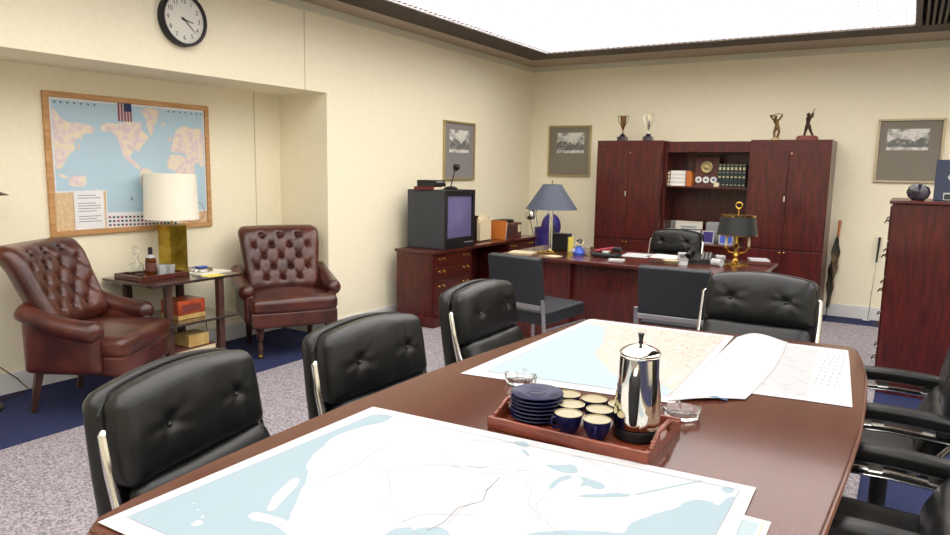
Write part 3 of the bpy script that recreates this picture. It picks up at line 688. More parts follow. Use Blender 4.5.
b.box(-.20, 0, 5.76-6.11, 6.48-6.11, .10, .15); obj('body', b, 'mahog', t)
for a_, c_ in ((y0-.012, 5.77-6.11), (6.47-6.11, y1+.012)): b = B(); b.box(-.21, xf+.02, a_, c_, 0, .10, .008); obj('plinth', b, 'mahog', t)
for (a, c) in ((5.125-6.11, 5.745-6.11), (6.495-6.11, 7.10-6.11)):
    for k, (za, zb) in enumerate(((.60, .715), (.47, .592), (.115, .462))):
        b = B(); b.box(xf-.012, xf+.008, a, c, za, zb, .004); d_ = obj('drawer', b, 'mahogh', t)
        for f in (.17, .83): pull(d_, xf+.008, a+(c-a)*f, (za+zb)/2+.018 if k < 2 else zb-.06, RZ(-pi/2))
# television
t = thing('crt_television', 'large dark cube television on the drawer credenza', 'television', (-3.942, 5.741, .7255)); t.scale = (1.04,)*3
b = B(); b.box(-.20, .22, -.245, .245, 0, .54, .008); b.bm.faces.ensure_lookup_table(); obj('cabinet', b, 'tvbody', t)
b = B()
for a in ((-.245, .245, .49, .54), (-.245, .245, .0, .10), (-.245, -.225, .10, .49), (.21, .245, .10, .49)): b.box(.218, .245, a[0], a[1], a[2], a[3], .004)
obj('bezel', b, 'black', t)
b = B(); b.grid(lambda u, v: (.222+.016*(1-(2*u-1)**2)*(1-(2*v-1)**2), -.228+.44*u, .095+.40*v), 16, 16, .002); obj('screen', b, 'screen', t)
b = B()
for k in range(6): b.box(.245, .248, .06+k*.026, .072+k*.026, .045, .055)
obj('control_buttons', b, 'grey', t)
# on the television
t = thing('maroon_book', 'maroon book lying on top of the television', 'book', (-3.952, 5.554, 1.287), .1)
b = B(); b.box(-.11, .11, -.085, .085, 0, .03, .003); obj('cover', b, 'redbk', t); b = B(); b.box(-.105, .112, -.08, .086, .004, .026); obj('pages', b, 'cream', t)
t = thing('black_cassette_box', 'black cassette case stacked on the maroon book', 'case', (-3.942, 5.595, 1.317), -.05)
b = B(); b.box(-.10, .10, -.10, .10, 0, .033, .003); obj('case', b, 'black', t)
t = thing('black_cassette_box', 'black cassette case topmost above the television', 'case', (-3.952, 5.600, 1.350), .04)
b = B(); b.box(-.10, .10, -.095, .095, 0, .028, .003); obj('case', b, 'black', t); b = B(); b.box(.1003, .101, -.06, .06, .006, .02); obj('label', b, 'grey', t)
t = thing('gooseneck_reading_lamp', 'small black gooseneck lamp standing on the television', 'lamp', (-3.869, 5.824, 1.287))
b = B(); b.lathe([(0, 0), (.07, 0), (.07, .012), (.05, .026), (.02, .032), (0, .032)], seg=24); obj('base', b, 'blackm', t)
b = B(); b.tube([(0, 0, .03), (.0, .03, .10), (.0, .075, .205)], .006, 8); obj('arm', b, 'blackm', t)
b = B(); b.lathe([(.012, .045), (.025, .03), (.042, 0), (.038, 0), (.02, .026), (0, .04)], mtx=RX(R(62)), c=(0, .095, .215), seg=18); obj('shade', b, 'blackm', t)
b = B(); b.box(-.035, .035, -.04, .04, 0, .022, .004, mtx=TR((-3.786, 5.72, 1.287))); tag(obj('black_adapter', b, 'black'), 'small black box beside the gooseneck lamp base', 'box')
# right of the television
t = thing('brown_file_box', 'open brown file box with raised lid right of television', 'box', (-4.025, 6.52, .7255)); t.scale = (1, 1.04, 1.04)
b = B(); b.box(-.13, .10, -.14, -.13, 0, .24); b.box(-.13, .10, .13, .14, 0, .24); b.box(-.13, -.12, -.13, .13, 0, .24); b.box(.09, .10, -.13, .13, 0, .14); b.box(-.12, .09, -.13, .13, 0, .01); obj('body', b, 'dkwood', t)
b = B(); b.box(-.006, .006, -.15, .15, 0, .20, .002, mtx=TR((-.13, 0, .24)) @ RY(R(-14))); obj('lid', b, 'brownbk', t)
for k, (dx, hh, l) in enumerate(((0, .235, 'cream file folder standing in front of the brown file box, outermost'), (-.035, .26, 'cream file folder before the brown file box, middle of three'), (-.07, .275, 'tallest cream file folder, nearest the brown file box'))):
    b = B(); yy = .115
    b.prism([(-yy, .012), (yy, .012), (yy, hh-.03), (yy-.04, hh-.02), (yy-.06, hh), (0, hh-.005), (-.03, hh+.01), (-yy+.02, hh-.012), (-yy, hh-.04)], -.006, .006, mtx=TR((-3.848+dx*.4, 6.47, .7255)) @ Matrix(((0, 0, 1, 0), (1, 0, 0, 0), (0, 1, 0, 0), (0, 0, 0, 1))))
    tag(obj('file_folder', b, 'cream'), l, 'folder', 'file folders by the brown box')
t = thing('upright_orange_folder', 'thin orange brown folder standing right of the brown file box', 'folder', (-3.827, 6.708, .7255)); t.scale = (1.04,)*3
b = B(); b.box(-.10, .09, -.006, .006, 0, .20, .002, mtx=RX(R(-9))); obj('cover', b, 'orange', t); b = B(); b.box(-.09, .093, .008, .014, 0.002, .19, .001, mtx=RX(R(-9))); obj('papers', b, 'white', t)
t = thing('wooden_radio', 'brown wooden radio on the credenza by the corner', 'radio', (-3.931, 7.03, .7255)); t.scale = (1.04,)*3
b = B(); b.box(-.11, .11, -.21, .21, 0, .155, .006); obj('body', b, 'brownbk', t)
b = B(); b.box(.11, .114, -.18, .08, .025, .13, .002); obj('grille', b, 'dkwood', t)
b = B(); b.box(.11, .113, .12, .19, .05, .13, .002); obj('dial', b, 'cream', t)
b = B(); b.rbox(.07, .13, .018, .012, n=8, mtx=TR((-3.931, 7.01, .907))); tag(obj('black_tape_recorder', b, 'black'), 'flat black device lying on the wooden radio', 'tape recorder')
# golf bag in the corner
t = thing('golf_bag', 'blue golf bag with black hood standing in the back left corner', 'golf bag', (-3.72, 7.72, 0))
b = B(); b.lathe([(0, 0), (.13, 0), (.14, .05), (.135, .4), (.15, .62), (.155, .80), (.148, .80), (.14, .5), (.12, .06), (0, .06)], seg=26, sx=1, sy=.9); obj('body', b, 'purple', t)
b = B(); b.ball((.07, -.03, .82), .12, (1, .9, 1.3), 20); obj('hood', b, 'purple', t)
b = B(); b.rbox(.05, .09, .20, .04, n=10, mtx=TR((.13, -.06, .55))); obj('pocket', b, 'purple', t)
b = B(); b.tube([(.12, -.12, .35), (.22, -.18, .5), (.22, -.18, .7), (.13, -.13, .86)], .018, 8, flat=.4); obj('strap', b, 'black', t)
for k, (x, y, z, m_, lab) in enumerate(((-.13, -.07, 1.09, 'black', 'black headed golf club at front of the blue bag'), (-.03, .06, 1.15, 'black', 'tallest black headed golf club in the blue bag'), (-.22, .05, 1.02, 'grey', 'grey headed golf club leaning out left of the blue bag'), (-.17, -.13, .95, 'chrome', 'chrome headed golf club lowest at left in the blue bag'))):
    hc = thing('golf_club', lab, 'golf club', (-3.72+x*.35, 7.72+y*.35, .3), 0, 'golf clubs in the blue bag')
    b = B(); b.tube([(0, 0, 0), (x*.65, y*.65, z-.33)], .006, 6); obj('shaft', b, 'chrome', hc)
    b = B(); b.rbox(.062, .05, .058, .045, n=8, mtx=TR((x*.65+.01, y*.65-.01, z-.30)) @ RY(k)); obj('head', b, m_, hc)

# ------------------------------------------------------------------ executive desk
DX, DY = -1.985, 5.90
t = thing('executive_desk', 'large dark mahogany executive desk in front of the cabinets', 'desk', (DX, DY, 0))
b = B(); b.box(-1.09, 1.09, -.50, .47, .72, .75, .006); obj('top', b, 'mahogh', t)
b = B(); b.box(-1.05, -.42, -.42, .42, .06, .72, .003); obj('pedestal', b, 'mahog', t)
b = B(); b.box(.42, 1.05, -.42, .42, .06, .72, .003); obj('pedestal', b, 'mahog', t)
b = B(); b.box(-.42, .42, -.36, -.335, .10, .72); obj('modesty_panel', b, 'mahog', t)
for s_ in (-1, 1): b = B(); b.box(min(1.06*s_, .41*s_), max(1.06*s_, .41*s_), -.43, .43, 0, .06, .006); obj('plinth', b, 'mahog', t)
for s in (-1, 1):
    for (za, zb) in ((.56, .70), (.40, .55), (.09, .39)):
        b = B(); b.box(.735*s-.28, .735*s+.28, .42, .436, za, zb, .003); d_ = obj('drawer', b, 'mahogh', t); pull(d_, .735*s, .436, (za+zb)/2, Matrix.Identity(4))
DZ = .75
# slate blue desk lamp
t = thing('slate_desk_lamp', 'desk lamp with slate blue cone shade and slim metal stem', 'desk lamp', (-2.735, 5.76, DZ)); t.scale = (1.1, 1.1, 1.03)
b = B(); b.box(-.085, .085, -.06, .06, 0, .012, .003); b.lathe([(.04, .012), (.03, .02), (.012, .028)], seg=20); obj('base', b, 'brass', t)
b = B(); b.tube([(0, 0, .02), (0, 0, .44)], .016, 14); obj('stem', b, 'silver', t)
b = B(); b.lathe([(.212, .385), (.075, .60), (.072, .60), (.208, .385)], seg=44); obj('shade', b, 'bluegrey', t)
b = B(); b.lathe([(.006, .44), (.004, .62), (.009, .632), (0, .64)], seg=10); b.tube([(-.075, 0, .595), (.075, 0, .595)], .002, 5); obj('finial', b, 'brass', t)
# bouillotte lamp
t = thing('candlestick_lamp', 'brass candlestick lamp with black drum shade on the desk right', 'desk lamp', (-1.175, 6.02, DZ))
b = B(); b.lathe([(0, 0), (.11, 0), (.11, .008), (.085, .016), (.04, .022), (.02, .035), (.014, .06), (.024, .08), (.014, .10), (.018, .13), (.026, .15), (.012, .17), (.010, .2), (.006, .3), (.005, .46), (0, .46)], seg=26); obj('stem', b, 'brass', t)
b = B(); n = 18; b.tube([(.025*cos(2*pi*k/n), 0, .488+.025*sin(2*pi*k/n)) for k in range(n)], .005, 6, closed=True); obj('ring_finial', b, 'brass', t)
b = B(); b.lathe([(.158, .245), (.135, .405), (.132, .405), (.155, .245)], seg=40); sh_ = obj('shade', b, 'blkshade', t)
b = B(); b.lathe([(.1362, .396), (.1385, .410), (.131, .410)], seg=40); b.lathe([(.1585, .243), (.1605, .25), (.155, .243)], seg=40); b.tube([(-.134, 0, .40), (.134, 0, .40)], .002, 5); obj('brass_rim', b, 'brass', sh_)
for k in range(3):
    a = R(-10+120*k); d = Vector((cos(a), sin(a), 0))
    b = B(); b.tube([Vector((0, 0, .11)), d*.03+Vector((0, 0, .10)), d*.07+Vector((0, 0, .11)), d*.10+Vector((0, 0, .145))], .005, 6); b.lathe([(.02, 0), (.022, .006), (.010, .010), (.010, .02)], d*.10+Vector((0, 0, .14)), 14); ar = obj('candle_arm', b, 'brass', t)
    b = B(); b.lathe([(.011, 0), (.011, .10), (0, .105)], d*.10+Vector((0, 0, .16)), 12); obj('candle', b, 'cream', ar)
def sheet(name, label, cat, c, sx, sy, a, m_='white', th=.003, z=DZ, group=None):
    b = B(); b.box(-sx/2, sx/2, -sy/2, sy/2, 0, th, mtx=TR((c[0], c[1], z)) @ RZ(a)); return tag(obj(name, b, m_), label, cat, group)
sheet('newspaper', 'folded newspaper on the desk at left of the slate lamp', 'newspaper', (-2.93, 5.60), .22, .16, .15, 'cream', .010)
sheet('paper', 'white sheet of paper lying in middle of the desk', 'paper', (-2.03, 6.10), .24, .30, .1)
sheet('paper', 'pale yellow sheet of paper in front of the tufted desk chair', 'paper', (-1.80, 6.17), .26, .28, -.1, 'paper')
sheet('paper', 'white sheet lying right of the brass candlestick lamp', 'paper', (-1.03, 6.24), .15, .24, .3, z=DZ+.03)
b = B(); b.box(-.09, .09, -.13, .13, 0, .03, .004, mtx=TR((-1.03, 6.24, DZ)) @ RZ(.2)); tag(obj('wooden_letter_tray', b, 'brownbk'), 'brown wooden letter tray under a white sheet at desk right end', 'letter tray')
sheet('notepad', 'small white notepad near front edge of the desk middle', 'notepad', (-2.05, 5.62), .13, .09, .2, 'white', .012)
sheet('placemat_card', 'cream card lying at the foot of the slate lamp', 'card', (-2.60, 5.55), .12, .10, -.2, 'cream', .004)
t = thing('desk_caddy', 'dark upright desk caddy just right of the slate lamp', 'desk caddy', (-2.72, 6.02, DZ))
b = B(); b.box(-.10, .06, -.05, .05, 0, .16, .006); obj('body', b, 'black', t)
b = B(); b.box(.062, .075, -.05, .05, 0, .13, .002); obj('yellow_divider', b, 'yellow', t)
t = thing('figurine', 'small blue and white figurine on the desk left half', 'figurine', (-2.47, 5.80, DZ))
b = B(); b.lathe([(0, 0), (.05, 0), (.055, .02), (.04, .04), (.03, .07), (0, .08)], seg=18); obj('body', b, 'teal', t)
b = B(); b.ball((-.01, 0, .10), .024, seg=12); b.tube([(0, 0, .085), (.03, -.01, .09), (.045, 0, .12)], .009, 7); obj('head', b, 'cream', t)
b = B(); b.lathe([(.026, 0), (.03, .004), (.012, .03), (0, .035)], (0, 0, .112), 12, mtx=RY(.4)); obj('hat', b, 'stone', t)
b = B(); b.tube([(-.045, -.02, .05), (-.07, -.03, .02)], .012, 7); b.ball((-.04, -.03, .035), .02, seg=10); obj('drum', b, 'white', t)
b = B(); b.lathe([(0, 0), (.032, 0), (.036, .08), (.034, .08), (.030, .01), (0, .01)], (-2.375, 5.80, DZ)); tag(obj('glass_tumbler', b, 'glass'), 'clear tumbler right of the blue figurine on the desk', 'glass')
t = thing('pen_rack', 'pile of black and red pens and pouches on the desk', 'pen rack', (-2.22, 5.80, DZ))
b = B(); b.box(-.10, .13, -.07, .06, 0, .035, .01); obj('tray', b, 'black', t)
b = B(); b.tube([(-.08, -.03, .05), (.07, .01, .085)], .012, 8); obj('red_pen', b, 'red', t)
b = B(); b.tube([(-.06, .02, .048), (.08, .03, .052)], .012, 8); obj('orange_pen', b, 'orange', t)
b = B(); b.rbox(.045, .03, .02, .012, n=6, mtx=TR((.09, .03, .07))); obj('pouch', b, 'black', t)
b = B(); b.rbox(.03, .02, .012, .008, n=6, mtx=TR((.02, -.045, .047))); obj('white_eraser', b, 'white', t)
t = thing('glass_dish', 'small beige glass dish at front of the desk near the phone', 'dish', (-1.62, 5.72, DZ))
b = B(); b.lathe([(0, 0), (.05, 0), (.07, .03), (.066, .03), (.045, .008), (0, .008)], seg=20, sx=1.1); obj('bowl', b, 'cupin', t)
t = thing('small_photo_cube', 'small white edged cube frame tilted on the desk beside phone', 'photo cube', (-1.60, 5.98, DZ), .4)
b = B(); b.box(-.035, .035, -.035, .035, 0, .07, .004); obj('cube', b, 'white', t); b = B(); b.box(-.022, .022, -.037, -.0355, .012, .058); obj('picture', b, 'photodk', t)
t = thing('desk_telephone', 'black desk telephone with handset left of the brass lamp', 'telephone', (-1.44, 5.98, DZ), .15)
b = B(); b.prism([(-.09, 0), (.09, 0), (.09, .065), (-.09, .025)], -.11, .11, mtx=Matrix(((0, 0, 1, 0), (1, 0, 0, 0), (0, 1, 0, 0), (0, 0, 0, 1)))); obj('body', b, 'black', t)
b = B(); b.tube([(-.105, -.07, .055), (-.095, -.04, .075), (-.085, .02, .095), (-.085, .07, .085), (-.09, .085, .07)], [.024, .02, .014, .02, .024], 10); obj('handset', b, 'black', t)
b = B()
for i in range(3):
    for j in range(4): b.box(.0+i*.03, .02+i*.03, -.06+j*.028, -.042+j*.028, .036+.0125*(j), .046+.0125*j, .002)
o_ = obj('keypad', b, 'grey', t)
b = B(); pts = [(-.13+.006*cos(k*1.3), -.11-.09*sin(k/40*pi), .012+.006*sin(k*1.3)) for k in range(41)]; pts = [(p[0]+.2*k/40, p[1], p[2]) for k, p in enumerate(pts)]; b.tube(pts, .003, 5); obj('coiled_cord', b, 'black', t)
b = B(); b.tube([(-1.315, 5.84, DZ+.03), (-1.235, 5.80, DZ+.03)], .03, 14); tag(obj('white_paper_roll', b, 'white'), 'short white roll of paper between phone and brass lamp', 'paper roll')
b = B(); b.rbox(.06, .05, .022, .015, n=8, mtx=TR((-1.36, 6.22, DZ+.022))); tag(obj('white_mouse_box', b, 'white'), 'small white box behind the phone on the desk', 'box')

# ------------------------------------------------------------------ wall unit of cabinets
t = thing('mahogany_wall_unit', 'tall mahogany cabinet unit with open shelves against the back wall', 'cabinet', (-1.9, 8.06, 0))
yf = 7.80-8.06; yb = 8.312-8.06
def wx(x): return x+1.9
for (x0, x1) in ((-3.14, -2.37), (-1.45, -.69)):
    b = B(); b.box(wx(x0), wx(x1), yf, yb, .06, 1.842, .003); b.box(wx(x0)+.02, wx(x1)-.02, yf+.03, yb, 0, .06); obj('tower', b, 'mahog', t)
    xm = (x0+x1)/2
    for k, (a, c) in enumerate(((x0+.012, xm-.0015), (xm+.0015, x1-.012))):
        b = B(); b.box(wx(a), wx(c), yf-.016, yf, .73, 1.735, .003); d_ = obj('door', b, 'mahog', t)
        if k == 0: b = B(); b.box(wx(c)-.024, wx(c)-.006, yf-.028, yf-.016, 1.21, 1.27, .003); obj('handle', b, 'chrome', d_)
        else: b = B(); b.lathe([(.008, 0), (.008, .006), (0, .006)], (wx(a)+.02, yf-.016, 1.705), 12, mtx=RX(pi/2)); obj('lock', b, 'silver', d_)
        b = B(); b.box(wx(a), wx(c), yf-.016, yf, .08, .715, .003); d_ = obj('door', b, 'mahog', t)
        b = B(); b.lathe([(.009, 0), (.006, .008), (.010, .016), (0, .02)], (wx(c)-.02 if k == 0 else wx(a)+.02, yf-.016, .69), 12, mtx=RX(pi/2)); obj('knob', b, 'brass', d_)
yh = 7.90-8.06
b = B(); b.box(wx(-2.37), wx(-1.45), yh, yb, 1.715, 1.832, .003); b.box(wx(-2.37), wx(-1.45), yh, yb-.02, 1.325, 1.345, .002); b.box(wx(-2.37), wx(-1.45), yb-.02, yb, .72, 1.715)
b.box(wx(-2.37), wx(-2.345), yh, yb-.02, .72, 1.715); b.box(wx(-1.475), wx(-1.45), yh, yb-.02, .72, 1.715); obj('hutch', b, 'mahog', t)
b = B(); b.box(wx(-2.37), wx(-1.45), yf, yb, .695, .72, .004); b.box(wx(-2.37), wx(-1.45), yf+.02, yb, .06, .695); obj('counter', b, 'mahogh', t)
# shelf contents
SZ = 1.345
def hbook(label, x0, x1, z, th, m_, a=0, group=None):
    t = thing('book', label, 'book', ((x0+x1)/2, 8.06, z), a, group); w_ = (x1-x0)/2
    b = B(); b.box(-w_, w_, -.12, .12, 0, .004); b.box(-w_, w_, -.12, .12, th-.004, th); b.box(-w_, w_, .114, .12, .004, th-.004); obj('cover', b, m_, t)
    b = B(); b.box(-w_+.003, w_-.003, -.117, .114, .004, th-.004); obj('pages', b, 'wallwhite' if m_ != 'brownbk' else 'cream', t)
for k, n_ in enumerate(('bottom', 'second from bottom', 'third from bottom', 'top')):
    hbook('white-paged book lying flat on the open shelf, %s of the stack' % n_, -2.312, -2.145, SZ+k*.043, .041, 'cream', 0, 'flat books with white pages')
    hbook('brown book lying flat at the left end of the open shelf, %s' % n_, -2.343, -2.316, SZ+k*.041, .038, 'brownbk', 0, 'brown flat books')
b = B(); b.prism([(0, 0), (.06, 0), (.06, .12), (.04, .165), (0, .165)], -.11, .05, mtx=TR((-2.143, 8.03, SZ)) @ RX(pi/2)); tag(obj('orange_bookend', b, 'orange'), 'orange wooden bookend beside the white-paged stack', 'bookend')
t = thing('award_plaque', 'brown plaque with gold medallion and three white discs on the shelf', 'plaque', (-1.95, 8.10, SZ))
b = B(); b.box(-.13, .13, -.012, .012, 0, .325, .004, mtx=RX(R(-4))); obj('board', b, 'brownbk', t)
b = B(); b.lathe([(0, 0), (.066, 0), (.066, .008), (.055, .012), (.050, .008), (.03, .008), (.026, .013), (0, .014)], (0, -.018, .21), 30, mtx=RX(pi/2)); obj('medallion', b, 'gold', t)
for x in (-.082, -.0, .082):
    b = B(); b.mi = 0; b.lathe([(0, 0), (.036, 0), (.036, .006), (0, .007)], (x, -.022, .072), 24, mtx=RX(pi/2)); b.mi = 1; b.lathe([(0, .0071), (.012, .0071), (.012, .0078), (0, .0078)], (x, -.022, .072), 12, mtx=RX(pi/2)); obj('disc', b, ['wallwhite', 'ink'], t)
for k in range(7):
    x = -1.775+k*.0415
    t = thing('encyclopedia_volume', 'dark green gilt volume on the open shelf, %s of seven from left' % ('first', 'second', 'third', 'fourth', 'fifth', 'sixth', 'seventh')[k], 'book', (x, 8.06, SZ), 0, 'dark green volumes')
    b = B(); b.box(-.0195, .0195, -.11, -.104, 0, .25, .003); b.box(-.0195, -.0165, -.104, .09, 0, .25); b.box(.0165, .0195, -.104, .09, 0, .25); obj('cover', b, 'greenbk', t)
    b = B(); b.box(-.0165, .0165, -.103, .085, .004, .245); obj('pages', b, 'cream', t)
    b = B(); 
    for z, h_ in ((.235, .005), (.185, .028), (.155, .004), (.10, .016), (.02, .008)): b.box(-.011, .011, -.1112, -.110, z, z+h_)
    obj('gilt_bands', b, 'goldink', t)
b = B(); b.box(-1.83, -1.775, 7.93, 7.944, SZ, SZ+.045, .002); tag(obj('small_name_card', b, 'cream'), 'small pale card in front of the green volumes', 'card')
# counter contents
CZ = .72
def frame(label, x, y, w_, h_, fm_, pm, name='photo_frame', lean=-8, cat='photo frame', group='frames on the counter'):
    t = thing(name, label, cat, (x, y, CZ), 0, group); mm = RX(R(lean)); f = .012
    b = B()
    for a in ((-w_/2, w_/2, 0, f), (-w_/2, w_/2, h_-f, h_), (-w_/2, -w_/2+f, f, h_-f), (w_/2-f, w_/2, f, h_-f)): b.box(a[0], a[1], -.008, .008, a[2], a[3], .002, mtx=mm)
    obj('frame', b, fm_, t)
    b = B(); b.box(-w_/2+f, w_/2-f, -.003, .005, f, h_-f, mtx=mm); obj('picture', b, pm, t)
    b = B(); b.box(-.01, .01, .008, .06, 0, .006); b.box(-.01, .01, .05, .056, .0, h_*.55); obj('easel', b, 'black', t)
    return t
t = frame('cream certificate in pale frame on the counter behind desk chair', -2.125, 8.12, .31, .225, 'cream', 'paper', 'certificate', group=None, cat='certificate')
b = B(); b.box(-.09, .09, -.0105, -.0095, .155, .165, mtx=RX(R(-8))); b.box(-.05, .05, -.0105, -.0095, .12, .126, mtx=RX(R(-8))); obj('printed_lines', b, 'inkfaint', t)
frame('small white picture frame at left above the tufted desk chair', -2.24, 7.96, .15, .14, 'white', 'photo')
frame('wide blue edged frame right above the tufted desk chair', -2.05, 7.95, .23, .15, 'bluegrey', 'photo')
frame('dark grey frame behind left end of the counter', -2.31, 8.15, .065, .22, 'grey', 'matgrey')
frame('colourful photo frame just left of the black lamp shade', -1.86, 7.95, .13, .14, 'white', 'purple')
frame('blue photo frame seen beneath the black lamp shade', -1.67, 7.97, .15, .13, 'white', 'teal')
b = B(); b.rbox(.09, .05, .115, .02, n=8, mtx=TR((-1.83, 8.12, CZ+.115))); tag(obj('grey_box', b, 'grey'), 'grey box standing on the counter left of the lamp shade', 'box')
# trophies
TZ = 1.842
def cup(label, x, m_, y=8.0, bs='stone'):
    t = thing('trophy_cup', label, 'trophy', (x, y, TZ), 0, 'trophies on the cabinet')
    b = B(); b.box(-.05, .05, -.05, .05, 0, .05, .004); b.lathe([(.045, .05), (.03, .07), (.018, .085), (0, .085)], seg=18); obj('base', b, bs, t)
    b = B(); b.lathe([(.012, .084), (.006, .10), (.006, .125), (.014, .14), (.028, .19), (.034, .25), (.038, .29), (.035, .29), (.03, .25), (.012, .145), (0, .14)], seg=24); obj('cup', b, m_, t)
    for s in (-1, 1):
        b = B(); b.tube([(.034*s, 0, .275), (.055*s, 0, .30), (.066*s, 0, .285), (.055*s, 0, .23), (.026*s, 0, .18)], .004, 6); obj('handle', b, m_, t)
cup('two-handled trophy cup farthest left on the cabinet, dull metal bowl', -2.915, 'bronze')
cup('two-handled trophy cup second from left on the cabinet, bright shiny bowl', -2.61, 'silver')
def figure(par, m_, J, name='figure'):
    b = B()
    for pts, rs in J: b.tube(pts, rs, 8)
    return b
t = thing('golfer_trophy', 'gold golfer statuette on a small round base, right cabinet', 'trophy', (-1.245, 8.0, TZ), 0, 'trophies on the cabinet')
b = B(); b.lathe([(0, 0), (.05, 0), (.045, .02), (.02, .03), (0, .03)], seg=18); obj('base', b, 'gold', t)
b = B()
b.tube([(-.012, 0, .03), (-.02, .0, .085), (0, 0, .145)], [.010, .013, .019], 8); b.tube([(.012, 0, .03), (.03, -.01, .09), (.012, 0, .145)], [.010, .013, .019], 8)
b.tube([(.006, 0, .14), (.002, 0, .17), (-.012, 0, .205), (-.014, 0, .222)], [.022, .019, .028, .012], 10)
b.ball((-.016, -.004, .240), .018, (1, 1, 1.15), 12)
b.tube([(-.034, 0, .212), (-.055, -.01, .235), (-.040, -.02, .262)], [.010, .009, .008], 7); b.tube([(.012, 0, .208), (.035, -.015, .23), (.05, -.01, .262)], [.010, .009, .008], 7)
b.tube([(-.05, -.02, .255), (.0, -.02, .275), (.055, -.01, .268)], [.005, .004, .004], 6); b.ball((-.06, -.02, .252), .013, seg=8)
obj('figure', b, 'bronze', t)
t = thing('golfer_trophy', 'dark golfer statuette at end of swing on wide red-brown base', 'trophy', (-.945, 8.0, TZ), 0, 'trophies on the cabinet')
b = B(); b.lathe([(0, 0), (.105, 0), (.105, .03), (.085, .048), (0, .05)], seg=8, sy=.6); obj('base', b, 'redbase', t)
b = B()
b.tube([(-.03, 0, .05), (-.02, 0, .10), (-.008, 0, .155)], [.010, .013, .02], 8); b.tube([(.05, 0, .05), (.03, -.01, .09), (.004, 0, .155)], [.010, .013, .02], 8)
b.tube([(-.002, 0, .15), (-.004, 0, .18), (0, 0, .225), (.0, 0, .24)], [.021, .018, .026, .011], 10); b.ball((-.004, -.004, .258), .018, (1, 1, 1.15), 12)
b.tube([(-.02, 0, .225), (.01, -.03, .235), (.035, -.01, .27)], [.010, .009, .008], 7); b.tube([(.022, 0, .225), (.04, -.01, .245), (.037, -.01, .275)], [.010, .009, .008], 7)
b.tube([(.033, -.01, .262), (.048, 0, .32)], [.005, .003], 6)
obj('figure', b, 'bronzedk', t)

# ------------------------------------------------------------------ umbrella and putter leaning on the back wall
t = thing('folded_umbrella', 'folded patterned umbrella with wooden handle leaning beside the cabinets', 'umbrella', (-.645, 8.20, 0))
ax = Vector((.05, .09, 1.03)); dn = ax.normalized()
b = B(); b.tube([dn*.0, dn*.12], [.004, .006], 8); b.tube([dn*.10, dn*.90], .006, 8); obj('shaft', b, 'blackm', t)
def uf(u, v):
    h_ = .10+.76*v; a = 2*pi*u; r_ = (.010+.034*sin(pi*min(1, v*1.02))**.6*(.45+.55*v)*(1+.22*sin(v*26)))*(1+.3*sin(3*a+v*20)); s_ = dn*h_
    return s_+Vector((r_*cos(a+3*v), r_*sin(a+3*v), 0))
b = B(); b.grid(uf, 40, 26); obj('canopy', b, 'umb', t)
b = B(); b.tube([dn*.86, dn*.9, dn*1.03], [.014, .012, .015], 12); obj('handle', b, 'handlew', t)
t = thing('golf_putter', 'golf putter with black grip leaning on the back wall', 'golf club', (-.255, 8.19, 0))
a_, c_ = Vector((0, 0, .012)), Vector((.035, .115, .87))
b = B(); b.tube([a_, a_+(c_-a_)*.72], .0045, 8); obj('shaft', b, 'chrome', t)
b = B(); b.tube([a_+(c_-a_)*.70, c_], [.009, .0125], 10); obj('grip', b, 'black', t)
b = B(); b.box(-.045, .02, -.012, .012, 0, .022, .004); obj('head', b, 'chrome', t)

# ------------------------------------------------------------------ tall chest at the right
t = thing('tall_chest', 'tall dark red wood chest of drawers at the right', 'chest', (.24, 5.87, 0))
b = B(); b.box(-.33, .30, -.36, .42, .07, 1.312, .003); obj('body', b, 'mahog', t)
b = B(); b.box(-.35, .31, -.375, .435, 1.312, 1.335, .006); obj('top', b, 'mahogh', t)
b = B(); b.box(-.32, .29, -.35, .41, 0, .07, .004); obj('plinth', b, 'mahog', t)
for k in range(5):
    za = .09+k*.243; b = B(); b.box(-.342, -.33, -.345, .405, za, za+.233, .004); d_ = obj('drawer', b, 'mahogh', t)
    for f in (-.2, .26): pull(d_, -.342, f, za+.13, RZ(pi/2), 'bronzedk')
t = thing('marbled_bowl', 'round glossy dark marbled pot on the tall chest', 'pot', (.052, 5.78, 1.335))
b = B(); b.lathe([(0, 0), (.035, 0), (.062, .02), (.074, .055), (.062, .09), (.03, .108), (.022, .112), (.02, .10), (0, .095)], seg=28); obj('body', b, 'stone', t)
t = thing('dark_display_panel', 'dark framed picture standing on tall chest at right edge', 'picture', (.27, 5.78, 1.335), .05)
b = B(); b.box(-.13, .13, -.01, .01, 0, .28, .003, mtx=RX(R(-6))); obj('board', b, 'navyboard', t)
b = B(); b.prism([(-.06, .16), (-.04, .20), (.0, .19), (.05, .13), (.08, .15), (.03, .08), (-.02, .10)], .0105, .0125, mtx=RX(R(-6)) @ RX(pi/2)); obj('emblem', b, 'white', t)
b = B(); b.mi = 0; b.box(-.075, .10, -.014, -.0105, .005, .055, mtx=RX(R(-6))); b.mi = 1; b.box(-.07, .02, -.0155, -.014, .01, .045, mtx=RX(R(-6))); obj('caption_plate', b, ['white', 'greenbk'], t)

# ------------------------------------------------------------------ maps on the conference table
Z0 = .7415
def flat(b, pts, z, c=True): b.poly([(x, y, z) for x, y in (coast(pts) if c else pts)])
def strip(b, pts, w_, z):
    for p, q in zip(pts, pts[1:]):
        d = (Vector(q)-Vector(p)); L_ = d.length or 1; n_ = Vector((-d.y, d.x))/L_*w_/2
        b.poly([(p[0]+n_.x, p[1]+n_.y, z), (p[0]-n_.x, p[1]-n_.y, z), (q[0]-n_.x, q[1]-n_.y, z), (q[0]+n_.x, q[1]+n_.y, z)])
